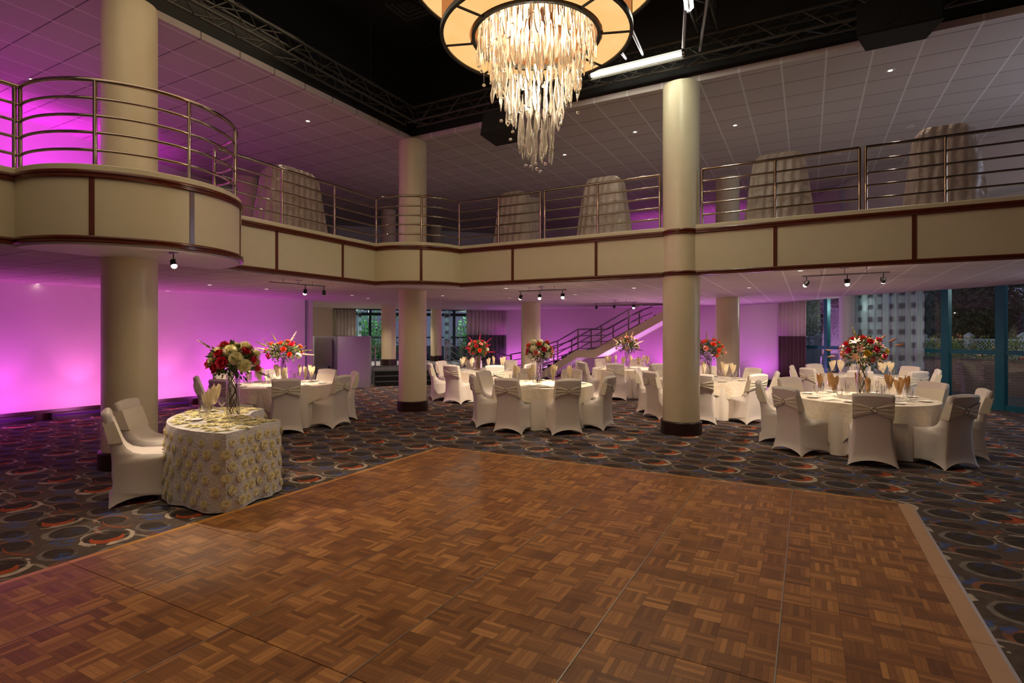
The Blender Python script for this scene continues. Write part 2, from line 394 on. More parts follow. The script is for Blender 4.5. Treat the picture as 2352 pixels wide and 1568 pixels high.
# ================================================================== SETTING
FX, FY = -7.57, 9.39                     # balcony face lines
ZC = 2.64                                # underside of balcony
def zc(x, y): return ZC+.1*max(0, min(1, (x+1.9)/3))
ZU = 5.87                                # upper ceiling
A1 = ((-7.49, 3.84), 1.19); A2 = ((-7.47, 9.48), 1.18)
def edge(d=0.0):
    """outline of the balcony front, set back by d"""
    x, y = FX-d, FY+d; p = [(x, -4.0)]
    (c, r_) = A1; r1 = r_-d; h_ = math.degrees(math.acos((x-c[0])/r1)); p += arc(c, r1, -h_, h_, 36)
    (c, r_) = A2; r2 = r_-d; a0 = -math.degrees(math.acos((x-c[0])/r2)); a1 = math.degrees(math.asin((y-c[1])/r2)); p += arc(c, r2, a0, a1, 24)
    p.append((10.0, y)); return p
mb = MB(); mb.prism([(-16.2, -6), (10.1, -6), (10.1, 9.33), (-.57, 20), (-11.3, 20.1), (-16.2, 15.2)], -.12, 0); struct('floor', mb, M['carpet'])
# lower ceiling (tilts up slightly towards the glass wall)
mb = MB()
e0 = edge(.03)
left = [p for p in e0 if p[0] < -1.9]+[(-1.9, FY+.03), (-1.9, 20), (-11.3, 20.1), (-16.2, 15.2), (-16.2, -4)]
mb.prism(left, ZC, ZC+.06)
mb.poly([(-1.9, FY+.03, ZC), (-1.9, 20, ZC), (1.1, 18.33, ZC+.1), (1.1, FY+.03, ZC+.1)])
mb.poly([(-1.9, 20, ZC), (-.57, 20, ZC+.045), (1.1, 18.33, ZC+.1)])
mb.poly([(1.1, FY+.03, ZC+.1), (1.1, 18.33, ZC+.1), (10, 9.43, ZC+.1), (10, FY+.03, ZC+.1)])
struct('ceiling_lower', mb, M['tile'])
# plain soffits below the two rounded bays
for c, r_, a0, a1 in ((A1[0], 1.165, -100, 100), (A2[0], 1.155, -110, 20)):
    mb = MB(); pts = arc(c, r_, a0, a1, 30); mb.prism(pts, ZC-.006, ZC+.02); struct('trim_soffit', mb, M['white'])
# balcony floor and upper ceiling
mb = MB(); ed = edge(.01); mb.prism(ed+[(9.99, 9.44), (-.57, 20), (-11.3, 20.1), (-16.4, 15.2), (-16.4, -4)], 3.0, 3.45); struct('floor_balcony', mb, M['white'])
mb = MB(); mb.prism([(FX, -4), (FX, 9.44), (9.99, 9.44), (-.57, 20), (-11.3, 20.1), (-16.4, 15.2), (-16.4, -4)], ZU, ZU+.1); struct('ceiling_upper', mb, M['tile'])
# atrium: black drop walls and deck
mb = MB(); mb.box(FX-.2, FX-.02, -4, 9.44, ZU+.1, 7.6); struct('wall_atrium_left', mb, M['black'])
mb = MB(); mb.box(FX-.2, 10, 9.44, 9.6, ZU+.1, 7.6); struct('wall_atrium_back', mb, M['black'])
mb = MB(); mb.box(FX-.2, 10.2, -6, 9.6, 7.6, 7.75); struct('ceiling_atrium', mb, M['black'])
# balcony face, swept along the outline
def sweep(prof, pts, mbx):
    P = [Vector((p[0], p[1], 0)) for p in pts]; nrm = []
    for i in range(len(P)):
        a = (P[i]-P[i-1]).normalized() if i else None; b = (P[i+1]-P[i]).normalized() if i < len(P)-1 else None
        na = Vector((a.y, -a.x, 0)) if a else None; nb = Vector((b.y, -b.x, 0)) if b else None
        n = na or nb
        if na and nb: n = (na+nb); n = n/max(.3, n.length_squared/2)
        nrm.append(n)
    mbx.grid([[tuple(P[i]+nrm[i]*d+Vector((0, 0, z))) for i in range(len(P))] for d, z in prof])
ed = edge(0)
mb = MB(); sweep([(-.02, 2.66), (0, 2.66), (0, 3.478), (-.012, 3.488), (-.16, 3.488), (-.16, 3.45)], ed, mb); weld(struct('wall_balcony', mb, M['cream'], smooth=True))
def mould(z0, z1, d=.028):
    h_ = z1-z0
    return [(-.01, z0), (d*.7, z0), (d, z0+h_*.10), (d, z0+h_*.30), (d*.6, z0+h_*.42), (d*.6, z0+h_*.52), (d, z0+h_*.62), (d, z0+h_*.84), (d*.7, z1), (-.01, z1)]
mb = MB(); sweep(mould(3.338, 3.422), ed, mb); weld(struct('trim_1', mb, M['wood'], smooth=True))
mb = MB(); sweep(mould(2.655, 2.726), ed, mb); weld(struct('trim_2', mb, M['wood'], smooth=True))
n_ = 3
def vstrip(x, y, ang):
    global n_
    mb = MB(); mb.box(-.026, .026, -.006, .012, 2.72, 3.34, Matrix.Translation((x, y, 0)) @ Matrix.Rotation(R(ang), 4, 'Z')); struct('trim_%d' % n_, mb, M['wood']); n_ += 1
for y in (-1.5, .6, 5.98, 7.41): vstrip(FX, y, 90)
for x in (-5.06, -3.35, -.44, 1.31, 3.1): vstrip(x, FY, 180)
for a in (-46.5, -.8, 45): vstrip(A1[0][0]+A1[1]*math.cos(R(a)), A1[0][1]+A1[1]*math.sin(R(a)), a+90)
vstrip(A2[0][0]+A2[1]*math.cos(R(-48)), A2[0][1]+A2[1]*math.sin(R(-48)), 42)
# columns
def column(x, y, r_=.303, z0=0, z1=ZU+.02, base=True, collar=False, m=None):
    mb = MB(); mb.lathe([(r_, z0), (r_, z1)], 48, (x, y, 0)); o = struct('column', mb, m or M['column'], smooth=True)
    if base:
        mb = MB(); rb = r_+.035; mb.lathe([(rb, z0), (rb, z0+.2), (rb-.012, z0+.215), (r_, z0+.22)], 48, (x, y, 0), cap=False); mb.build('column_base', M['darkbase'], o)
    if collar:
        for za, zb in ((3.338, 3.422), (2.655, 2.726)):
            mb = MB(); mb.lathe([(r_+max(d, 0), z) for d, z in mould(za, zb)], 48, (x, y, 0), cap=False); mb.build('column_trim', M['wood'], o)
    return o
column(-7.65, 3.84); column(-7.65, 9.55); column(-1.89, 9.55, collar=True); column(-7.6, 15.3); column(-1.9, 15.75)
column(-12.57, 14.4, .245, z0=.6); column(-12.85, 17.5, .22, z0=.6); column(-13.35, 9.55, .3, z0=3.45, base=False)
column(.98, 17.95, .20, m=M['fence'])
# walls
def wall(name, a, b, z0, z1, m, t=.15):
    a, b = Vector((*a, 0)), Vector((*b, 0)); d = (b-a).normalized(); n = Vector((-d.y, d.x, 0))*t
    mb = MB(); mb.prism([(a.x, a.y), (b.x, b.y), (b.x+n.x, b.y+n.y), (a.x+n.x, a.y+n.y)], z0, z1); return struct(name, mb, m)
WL = lambda y: -13.1+(y-4.4)*.077
wall('wall_left', (WL(-4), -4), (WL(10.9), 10.9), 0, ZC+.02, M['pinkface'])
wall('wall_return', (-12.62, 11.05), (-16.1, 11.05), 0, ZC+.02, M['white'], -.15)
wall('wall_far_left', (-16.0, 10.9), (-16.0, 15.6), 0, ZC+.02, M['cream'])
wall('wall_back', (-11.5, 20.0), (-.5, 20.0), 0, ZC+.05, M['pinkface'])
wall('wall_upper_left', (-12.3, -4), (-13.35, 4.4), 3.45, ZU, M['pinkface']); wall('wall_upper_side', (-13.35, 4.4), (-14.6, 10.2), 3.45, ZU, M['pinkface'])
wall('wall_upper_corner', (-14.6, 10.2), (-16.2, 15.2), 3.45, ZU, M['white']); wall('wall_upper_chamfer', (-16.2, 15.2), (-11.3, 20.1), 3.45, ZU, M['white'])
wall('wall_upper_back', (-11.3, 20.0), (-.57, 20.0), 3.45, ZU, M['white']); wall('wall_upper_right', (-.57, 20.0), (9.99, 9.44), 3.45, ZU, M['white'])
mb = MB(); mb.prism([(1.0, 17.6), (8.9, 9.7), (9.7, 9.7), (.2, 19.2)], 4.75, ZU); struct('wall_bulkhead', mb, M['white'])
wall('wall_right', (10.0, 9.43), (10.0, -4.05), 0, 7.6, M['cream'])
wall('wall_front', (10.1, -4.05), (-14.2, -4.05), 0, 7.6, M['white'])
wall('baseboard_left', (WL(-4)+.02, -4), (WL(10.9)+.02, 10.9), 0, .2, M['darkbase'], .03)
wall('baseboard_back', (-11.5, 19.98), (-.55, 19.98), 0, .16, M['darkbase'], .03)

# glazed walls -------------------------------------------------------
def glazing(name, a, b, ts, wid, rails, z0, z1, fr, dep=.12):
    """frame as the structure, panes as its children; ts are distances from a to each upright"""
    a, b = Vector((*a, 0)), Vector((*b, 0)); L = (b-a).length; ang = math.atan2(b.y-a.y, b.x-a.x)
    mat = Matrix.Translation((a.x, a.y, 0)) @ Matrix.Rotation(ang, 4, 'Z'); mb = MB()
    for t_, w_ in zip(ts, wid): mb.box(t_-w_/2, t_+w_/2, -dep/2, dep/2, z0, z1, mat)
    for z, h_ in rails: mb.box(0, L, -dep/2+.012, dep/2-.012, z-h_/2, z+h_/2, mat)
    o = struct(name, mb, fr); zz = [r_[0] for r_ in rails]
    for i in range(len(ts)-1):
        for j in range(len(zz)-1):
            g = MB(); g.box(ts[i], ts[i+1], -.006, .006, zz[j], zz[j+1], mat); g.build('window_pane', M['pane'], o)
    return o
SQ = math.sqrt(2)
wx = [-.4, .52, 1.27, 2.09, 2.93, 3.75, 4.58, 5.4, 6.2, 7.0, 7.85, 8.7, 9.5]
glazing('window_1', (-.57, 20.0), (9.9, 9.53), [(x+.57)*SQ for x in wx], [.12, .12, .12, .12, .17]+[.18]*8, [(.06, .12), (1.265, .10), (2.95, .3)], 0, 3.1, M['teal'])
glazing('window_2', (-16.0, 15.5), (-11.4, 20.1), [0, .35, 1.15, 1.85, 2.75, 3.7, 4.5, 5.3, 6.0], [.12, .1, .1, .12, .1, .1, .1, .1, .1], [(.62, .1), (1.52, .06), (2.45, .12), (2.75, .3)], .55, 2.9, M['tealdark'])
mb = MB(); mb.prism([(-16.1, 15.3), (-11.3, 20.1), (-11.15, 19.95), (-15.95, 15.15)], 2.61, 2.66); struct('trim_header', mb, M['tealdark'])
# entry platform and steps (run up towards the corner)
def diag(s0, s1, t0, t1):
    """rectangle between lines -x+y = s0..s1, x+y = t0..t1"""
    return [((t-s)/2, (t+s)/2) for s, t in ((s0, t0), (s0, t1), (s1, t1), (s1, t0))]
mb = MB(); mb.prism(diag(26.6, 31.2, -1.2, 8.2), .45, .6); mb.prism(diag(26.62, 31.2, -1.2, 8.2), 0, .45); struct('floor_platform', mb, M['greydrape'])
for i in range(4):
    mb = MB(); s0 = 25.33+i*.424; mb.prism(diag(s0, 26.75, 1.15, 5.3), i*.15, (i+1)*.15-.002); st = struct('floor_step', mb, M['darkcarpet'])
    mb = MB(); mb.prism(diag(s0-.02, s0+.05, 1.15, 5.3), (i+1)*.15-.016, (i+1)*.15+.002); mb.build('step_nosing', M['nosing'], st)
# dance floor ---------------------------------------------------------
PX, PY, PW, TH = -4.708, 6.539, .9144, .022
pm = MB(); g = .0016
pm.grid([[(g, -PW+g, 0), (PW-g, -PW+g, 0), (PW-g, -g, 0), (g, -g, 0)], [(g, -PW+g, TH-.002), (PW-g, -PW+g, TH-.002), (PW-g, -g, TH-.002), (g, -g, TH-.002)], [(g+.002, -PW+g+.002, TH), (PW-g-.002, -PW+g+.002, TH), (PW-g-.002, -g-.002, TH), (g+.002, -g-.002, TH)]], True)
pm.face((8, 9, 10, 11)); pm.face((3, 2, 1, 0))
panel = pm.build('dance_floor_panel', M['parquet'], smooth=False)
tag(panel, 'square parquet panel of the portable wooden dance floor', 'floor panel', 'dance floor panels')
sm = MB(); sm.box(PW-.007, PW+.001, -PW, 0, TH-.004, TH+.0012); strip = sm.build('joint_strip', M['alu'], panel, smooth=False)
rows, cols = 7, 6
for i in range(cols):
    for j in range(rows):
        if i == 0 and j == 0: o = panel; o.location = (PX, PY, 0); continue
        o = panel.copy(); C.objects.link(o); o.location = (PX+i*PW, PY-j*PW, 0)
        if i < cols-1: q = strip.copy(); C.objects.link(q); q.parent = o
def edging(name, a, b, wd, m, label, grp):
    """sloping edge ramp from a to b lying to the outside (left of travel)"""
    a, b = Vector((*a, 0)), Vector((*b, 0)); d = (b-a).normalized(); n = Vector((-d.y, d.x, 0)); z = Vector((0, 0, 1)); mb = MB()
    pr = [(0, 0), (0, TH), (wd*.8, TH-.001), (wd, .004), (wd, 0)]
    mb.grid([[tuple(p+n*u+z*v) for u, v in pr] for p in (a, b)]); mb.face(range(5)); mb.face(range(9, 4, -1)); return tag(mb.build(name, m, smooth=False), label, 'floor edging', grp)
for j in range(rows): edging('edge_ramp', (PX, PY-(j+1)*PW+.002), (PX, PY-j*PW-.002), .075, M['oaktrim'], 'golden oak edging strip on the dance floor side nearest the sweetheart table', 'oak edging by the sweetheart table')
for i in range(cols): edging('edge_ramp', (PX+i*PW+.002, PY), (PX+(i+1)*PW-.002, PY), .05, M['oaktrim'], 'oak edging strip on the far end of the dance floor', 'oak edging on the far end')
for j in range(rows): edging('edge_ramp', (PX+cols*PW, PY-j*PW-.002), (PX+cols*PW, PY-(j+1)*PW+.002), .135, M['ramp'], 'wide brown ramp strip on the dance floor side towards the glass wall', 'brown ramp strips')

# ================================================================== RAILINGS
RZ = [(4.40, .024), (4.205, .016), (4.02, .016), (3.84, .016), (3.65, .016)]
def railing(label, pts, posts, group='balcony guard railings'):
    t = thing('guard_railing', label, 'railing', (posts[0][0], posts[0][1], 3.485), 0, group); o = Vector(t.location)
    for z, r_ in RZ:
        mb = MB(); mb.tube([Vector((p[0], p[1], z))-o for p in pts], r_, 10); mb.build('rail', M['chrome'], t)
    for p in posts:
        mb = MB(); mb.lathe([(.021, 0), (.021, 4.40-3.485)], 12, (p[0]-o.x, p[1]-o.y, 0)); mb.build('post', M['chrome'], t)
rx, ry = FX-.06, FY+.06
def pa(c, r_, a): return (c[0]+r_*math.cos(R(a)), c[1]+r_*math.sin(R(a)))
h1 = math.degrees(math.acos((rx-A1[0][0])/1.13)); b0 = -math.degrees(math.acos((rx-A2[0][0])/1.12)); b1 = math.degrees(math.asin((ry-A2[0][1])/1.12))
railing('steel railing on the balcony straight before the big rounded bay', [(rx, -3), (rx, 2.70)], [(rx, -3), (rx, -1.2), (rx, .6), (rx, 2.67)])
pts = arc(A1[0], 1.13, -h1, h1, 40); railing('curved steel railing around the big rounded balcony bay', pts, [pts[0], pa(A1[0], 1.13, -46.3), pa(A1[0], 1.13, -.8), pa(A1[0], 1.13, 44), pts[-1]])
pts = arc(A2[0], 1.12, b0, b1, 20)
railing('long steel railing wrapping the inner balcony corner by the column', [(rx, 5.0)]+pts+[(-4.49, ry)], [(rx, 6.13), (rx, 7.27), pts[0], pa(A2[0], 1.12, -47.5), pts[-1], (-5.41, ry), (-4.49, ry)])
railing('steel railing between the corner bay and the middle column', [(-4.40, ry), (-2.23, ry)], [(-4.40, ry), (-3.34, ry), (-2.23, ry)])
railing('steel railing just past the middle column on the glass wall side', [(-1.53, ry), (.67, ry)], [(-1.53, ry), (-.44, ry), (.67, ry)])
railing('steel railing at the far glass wall end of the balcony', [(.75, ry), (9.9, ry)], [(.75, ry), (1.67, ry), (2.75, ry), (3.85, ry), (5, ry), (6.2, ry), (7.4, ry), (8.6, ry), (9.9, ry)])

# draped stacks standing on the balcony
def stack(x, y, w_, d_, h_, rz, label, seed):
    rnd = random.Random(seed); mb = MB(); n = 48; rows = []
    for k in range(15):
        u = k/14; z = h_*u; tp = 1-.30*u if u < .9 else (1-.27-.03*(u-.9)/.1)*(1-.22*((u-.9)/.1)**2)
        row = []
        for a in range(n):
            th = 2*PI*a/n; cs, sn = math.cos(th), math.sin(th); q = (abs(cs)**5+abs(sn)**5)**(-.2)
            f = 1+.030*math.sin(a*2.1+seed+.5*math.sin(5*u))*(1-u*.5)+.006*math.sin(z*30+a*.7)+rnd.uniform(-.004, .004)
            row.append((cs*q*w_/2*tp*f, sn*q*d_/2*tp*f, z))
        rows.append(row)
    mb.grid(rows, True); mb.face([14*n+a for a in range(n)])
    o = mb.build('draped_stack', M['ruched']); o.location = (x, y, 3.45); o.rotation_euler = (0, 0, rz); tag(o, label, 'draped stack', 'draped stacks on the balcony'); return o
stack(-8.65, 7.15, 1.45, .75, 1.33, R(90), 'tall stack under ruched white cloth behind the railing between both rounded bays', 1)
stack(-5.48, 10.3, .88, .7, 1.22, 0, 'slim cloth-draped stack on the balcony beside the corner bay railing', 2)
stack(-3.50, 10.3, 1.04, .7, 1.26, 0, 'cloth-draped stack on the balcony before the middle column', 3)
stack(-.43, 10.35, 1.1, .7, 1.26, 0, 'cloth-draped stack on the balcony just past the middle column', 4)
stack(1.80, 10.35, 1.02, .7, 1.32, 0, 'cloth-draped stack at the glass wall end of the balcony', 5)
stack(-8.7, 2.0, 1.2, .7, 1.25, R(90), 'cloth-draped stack showing at the picture edge before the big rounded bay', 6)

# stairs to the balcony -----------------------------------------------
st = thing('staircase', 'staircase with cream stringers and dark steel rails climbing along the purple wall', 'stairs', (-9.0, 17.55, 0))
def at(x, y, z): return (x+9.0, y-17.55, z)
lo_t = [(-9.0, .12), (-8.6, .2), (-8.21, .38), (-6.97, 1.12), (-6.36, 1.13), (-4.06, 2.38), (-3.2, 2.63)]
lo_b = [(-9.0, 0), (-8.62, 0), (-8.05, .18), (-6.94, .86), (-6.31, .86), (-4.04, 2.10), (-3.1, 2.6)]
def bow(x): return -.25*max(0, min(1, (-7.9-x)/1.1))**2
for nm, yy, d_ in (('stringer', 17.55, .06), ('stringer', 18.85, .06)):
    mb = MB()
    for dy in (0, d_):
        pass
    a = [[at(x, yy+bow(x), z) for x, z in lo_t], [at(x, yy+bow(x), z) for x, z in lo_b], [at(x, yy+d_+bow(x), z) for x, z in lo_b], [at(x, yy+d_+bow(x), z) for x, z in lo_t], [at(x, yy+bow(x), z) for x, z in lo_t]]
    mb.grid(a); mb.build(nm, M['cream'], st, smooth=False)
mb = MB(); n = 0
pr = [(-8.9+.27*k, .16*(k+1)) for k in range(7)]+[(-6.95, 1.1)]+[(-6.3+.28*k, 1.1+.155*(k+1)) for k in range(9)]
for k, (x, z) in enumerate(pr):
    x2 = pr[k+1][0] if k+1 < len(pr) else x+.28
    if z < 2.6: mb.box(x+9, x2+9, .05, 1.32, max(0, z-.18), z-.06)
mb.build('treads', M['darkcarpet'], st, smooth=False)
mb = MB(); mb.grid([[at(x, 17.58, z+.02) for x, z in lo_b], [at(x, 18.88, z+.02) for x, z in lo_b]]); mb.build('soffit', M['white'], st, smooth=False)
for yy in (17.58, 18.88):
    rail_t = [(-9.4, .93), (-8.9, 1.02), (-8.39, 1.2), (-7.69, 1.42), (-6.93, 1.83), (-6.3, 1.84), (-5.2, 2.44), (-4.7, 2.62)]
    for dz in (0, -.22, -.44, -.66):
        mb = MB(); mb.tube([at(x, yy+bow(x)*1.2, z+dz) for x, z in rail_t if z+dz < 2.63], .021 if dz == 0 else .016, 8); mb.build('rail', M['satin'], st)
    for x, z0, z1 in ((-9.4, 0, .93), (-8.39, .3, 1.2), (-7.69, .7, 1.42), (-6.93, 1.1, 1.83), (-6.1, 1.25, 1.92), (-5.16, 1.75, 2.45)):
        mb = MB(); mb.lathe([(.024, z0), (.024, z1)], 10, at(x, yy+bow(x)*1.2, 0)); mb.build('post', M['chrome'], st)

def handrail(label, pts, posts, dzs=(0, -.22, -.44, -.66), m='satin'):
    o = Vector((*posts[0][:2], posts[0][2])); t = thing('handrail', label, 'handrail', o)
    for dz in dzs:
        mb = MB(); mb.tube([Vector(p)-o+Vector((0, 0, dz)) for p in pts], .02 if dz == 0 else .016, 8); mb.build('rail', M[m], t)
    for x, y, z0, z1 in posts:
        mb = MB(); mb.lathe([(.028, z0-o.z), (.028, z1-o.z)], 10, (x-o.x, y-o.y, 0)); mb.build('post', M[m], t)
handrail('steel handrail of the entry steps beside the lift', [(-12.9, 12.92, .93), (-12.63, 13.07, .93), (-12.73, 13.92, 1.29)], [(-12.9, 12.92, 0, .93), (-12.73, 13.92, .45, 1.29)])
handrail('steel handrail of the entry steps on the curtain side', [(-11.23, 15.87, 1.42), (-9.83, 15.38, .84), (-9.62, 15.5, .84)], [(-11.23, 15.87, .6, 1.42), (-9.7, 15.44, 0, .84)])
handrail('single dark handrail sloping down to the staircase foot', [(-10.6, 16.6, 1.38), (-9.55, 17.2, .9), (-9.42, 17.35, .88)], [(-9.42, 17.38, 0, .9), (-10.6, 16.6, .0, 1.38)], dzs=(0,))

# wheelchair lift ------------------------------------------------------
lf = thing('platform_lift', 'grey wheelchair lift enclosure with closed door beside the entry steps', 'platform lift', (-12.85, 12.38, 0))
def P2(a, b, z0, z1, th, nm, m, par):
    a, b = Vector((*a, 0))-Vector((-12.85, 12.38, 0)), Vector((*b, 0))-Vector((-12.85, 12.38, 0)); d = (b-a).normalized(); n = Vector((-d.y, d.x, 0))*th
    mb = MB(); mb.prism([(a.x, a.y), (b.x, b.y), (b.x+n.x, b.y+n.y), (a.x+n.x, a.y+n.y)], z0, z1); return mb.build(nm, m, par, smooth=False)
P2((-13.85, 11.92), (-13.50, 12.06), 0, 1.60, .05, 'end_panel', M['panel'], lf)
fr = P2((-13.52, 12.05), (-12.87, 12.36), 0, 1.60, .06, 'door_frame', M['greydrape'], lf)
dr = P2((-13.46, 12.06), (-12.98, 12.29), .02, 1.55, -.03, 'door', M['grey'], lf)
P2((-13.46, 12.025), (-13.0, 12.245), .60, .66, -.03, 'push_bar', M['greydrape'], dr); P2((-13.06, 12.19), (-13.02, 12.21), .45, .68, -.05, 'handle', M['black2'], dr)
P2((-12.87, 12.37), (-11.99, 12.86), 0, 1.60, .06, 'side_panel', M['panel'], lf)
P2((-12.0, 12.86), (-12.6, 13.6), 0, 1.60, .06, 'back_panel', M['panel'], lf)

# drapes ---------------------------------------------------------------
def drape(name, a, b, z0, z1, folds, amp, m, label, bands=None, group=None, seed=0):
    """hanging cloth with real folds; bands = [(z, material)] from the top"""
    a, b = Vector((*a, 0)), Vector((*b, 0)); L = (b-a).length; ang = math.atan2(b.y-a.y, b.x-a.x); n = folds*10
    zs = [z0, (z0+z1)/2, z1] if not bands else sorted({z0, z1, *bands})
    mb = MB(); rows = []; rnd = random.Random(seed); ph = rnd.uniform(0, 6)
    for k, z in enumerate(zs):
        rows.append([(L*i/n, amp*math.sin(2*PI*folds*i/n+ph+.6*math.sin(i*.21))*(1 if k < len(zs)-1 else .7), z) for i in range(n+1)])
    if bands:
        for k in range(len(rows)-1): mb.k = 0 if zs[k] < bands[0] else 1; mb.grid(rows[k:k+2])
        o = mb.build(name, m)
    else: mb.grid(rows); o = mb.build(name, m)
    o.location = (a.x, a.y, 0); o.rotation_euler = (0, 0, ang)
    so = o.modifiers.new('thickness', 'SOLIDIFY'); so.thickness = .004
    return tag(o, label, 'curtain', group)
drape('curtain', (-.80, 19.72), (-.02, 19.10), .02, 2.74, 7, .045, [M['plum'], M['paledrape']], 'long two-tone drape, silver over plum, at the purple wall end of the glass wall', [1.60])
drape('sheer_curtain', (1.20, 18.02), (2.55, 16.67), .02, 2.76, 9, .035, M['sheer'], 'sheer blue-white curtain with grey squares hanging at the glass wall')
drape('curtain', (-15.90, 15.20), (-15.36, 15.74), .6, 2.61, 6, .05, [M['greydrape'], M['paledrape']], 'two-tone grey drape behind the wheelchair lift', [1.60], seed=2)
drape('sheer_curtain', (-15.33, 15.77), (-15.22, 15.88), .6, 2.64, 3, .03, M['sheer'], 'narrow squared sheer curtain beside the drape above the lift', seed=4)
drape('sheer_curtain', (-12.95, 18.15), (-12.75, 18.35), .6, 2.64, 2, .03, M['sheer'], 'narrow squared sheer curtain next to the slim entry column', seed=5)
drape('curtain', (-12.25, 18.75), (-11.0, 19.85), .02, 2.64, 10, .05, [M['greydrape'], M['paledrape']], 'two-tone grey drape between the entry windows and purple wall', [1.62], seed=3)

# ================================================================== CHAIRS
def chair_proto():
    t = thing('banquet_chair', 'white stretch-covered chair', 'chair')
    # side profile (y, z, half width), front bottom -> seat -> back -> rear bottom
    F = [(.262, 0, .262), (.242, .07, .246), (.226, .17, .234), (.218, .30, .228), (.220, .415, .228), (.212, .448, .226), (.180, .466, .224), (.08, .474, .222), (-.03, .484, .220),
         (-0.1045, 0.5086, .217), (-0.1575, 0.5544, .214), (-0.2005, 0.6330, .213), (-0.2370, 0.7330, .217), (-0.2672, 0.8300, .222), (-0.2839, 0.8950, .226), (-0.2982, 0.9180, .222), (-0.3222, 0.9250, .221), (-0.3439, 0.9150, .223), (-0.3496, 0.8900, .227),
         (-0.3300, 0.8000, .223), (-0.3066, 0.7000, .218), (-0.2846, 0.6000, .213), (-.268, .50, .210), (-.262, .40, .214), (-.262, .27, .226), (-.272, .14, .246), (-.285, .06, .262), (-.305, 0, .280)]
    n = 13; mb = MB(); rows = []
    for i, (y, z, wd) in enumerate(F):
        row = []
        for a in range(n):
            u = -1+2*a/(n-1); zz, yy = z, y
            if z < .2: zz = z+(.085*(1-u*u)**.8)*(1-z/.2)
            if 9 <= i <= 14: yy -= .016*(1-u*u)
            if 18 <= i <= 24: yy -= .022*(1-u*u)
            if 14 <= i <= 18: zz += .016*(1-u*u)
            row.append((u*wd, yy, zz))
        rows.append(row)
    mb.grid(rows, flip=True)
    # sides: the taut cloth spans front and rear edges; hem arches between the feet
    prof = [(y, z, wd) for y, z, wd in F]; hem = []
    for k in range(1, 8):
        u = k/8; y = -.305+.567*u; q = (2*u-1); hem.append((y, .075*(1-q*q)**.8, .280+(.262-.280)*u-.03*(1-q*q)))
    loop = prof+hem; tri = tessellate_polygon([[Vector((p[0], p[1], 0)) for p in loop]])
    for sgn in (1, -1):
        i = len(mb.v); mb.v += [(sgn*p[2], p[0], p[1]) for p in loop]
        for q in tri: mb.face([i+a for a in q])
    weld(mb.build('cover', M['spandex'], t, sharp=32), .0005)
    # sash: gathered behind, flat band in front
    mb = MB(); ring = []
    def yb(z): return -.2866-(z-.60)*.222
    def yf(z): return -.2005-(z-.633)*.339
    nv = 15
    for k in range(15):
        u = -1+2*k/14; hh = .020+.088*abs(u)**.9; zc_ = .725
        ring.append([(u*.2235, yb(zc_+v*hh)-.016-.022*(1-u*u)-.009*math.sin(v*10+abs(u)*2)*(.25+abs(u))*(1-abs(u)**4), zc_+v*hh) for v in [-1+2*q/(nv-1) for q in range(nv)]])
    for k in range(9):
        u = 1-2*k/8; hh = .108
        ring.append([(u*.2235, yf(.725+v*hh)+.004-.015*(1-u*u), .725+v*hh) for v in [-1+2*q/(nv-1) for q in range(nv)]])
    ring.append(ring[0]); mb.grid(ring); s_ = mb.build('sash', M['sash'], t, sharp=60)
    mb = MB(); mb.tube([(.030*math.cos(a*PI/8), yb(.735)-.038, .735+.026*math.sin(a*PI/8)) for a in range(16)], .007, 6, closed=True); mb.build('buckle', M['buckle'], s_)
    return t
CH = chair_proto(); CH_used = [False]
def place_chair(x, y, face, label, group):
    """face = heading the sitter would look along, in degrees"""
    rz = R(face-90)
    if not CH_used[0]:
        CH_used[0] = True; CH.location = (x, y, 0); CH.rotation_euler = (0, 0, rz); CH['label'] = label; CH['group'] = group; return CH
    return dup(CH, (x, y, 0), rz, label, group)

# ================================================================== TABLE WARE
def ware(name, mb, m, cat, **k): 
    o = mb.build(name, m, **k); tag(o, name, cat); return o
def first_or_copy():
    store = {}
    def put(key, make, loc, rz, label, group):
        if key not in store:
            o = make(); store[key] = o; o.location = loc; o.rotation_euler = (0, 0, rz); o['label'] = label; o['group'] = group; return o
        return dup(store[key], loc, rz, label, group)
    return put
put = first_or_copy()
def mk_wine():
    mb = MB(); mb.lathe([(.034, 0), (.034, .003), (.006, .008), (.0045, .03), (.0045, .085), (.012, .095), (.032, .12), (.038, .15), (.035, .185), (.032, .205), (.031, .205), (.034, .184), (.036, .15), (.030, .122), (.001, .100)], 20, cap=False)
    return ware('wine_glass', mb, M['glass'], 'glass')
def mk_goblet():
    mb = MB(); mb.lathe([(.036, 0), (.036, .003), (.008, .008), (.006, .03), (.008, .055), (.030, .07), (.042, .10), (.044, .13), (.038, .165), (.037, .165), (.042, .13), (.040, .102), (.028, .073), (.001, .062)], 20, cap=False)
    return ware('water_goblet', mb, M['glass'], 'glass')
def mk_flute():
    mb = MB(); mb.lathe([(.030, 0), (.030, .003), (.005, .008), (.004, .07), (.012, .085), (.022, .12), (.025, .17), (.022, .225), (.021, .225), (.0235, .17), (.020, .122), (.001, .092)], 18, cap=False)
    return ware('champagne_flute', mb, M['glass'], 'glass')
def mk_plate():
    mb = MB(); mb.lathe([(.055, 0), (.062, .004), (.088, .014), (.0875, .016), (.06, .007), (.001, .006)], 28, cap=False); return ware('bread_plate', mb, M['plate'], 'plate')
def mk_fork():
    mb = MB(); mb.box(-.004, .004, -.1, .03, .001, .004); mb.box(-.011, .011, .03, .05, .001, .004)
    for x in (-.0095, -.0035, .0025, .0085): mb.box(x-.0015, x+.0015, .05, .095, .001, .0035)
    return ware('fork', mb, M['cutlery'], 'fork', smooth=False)
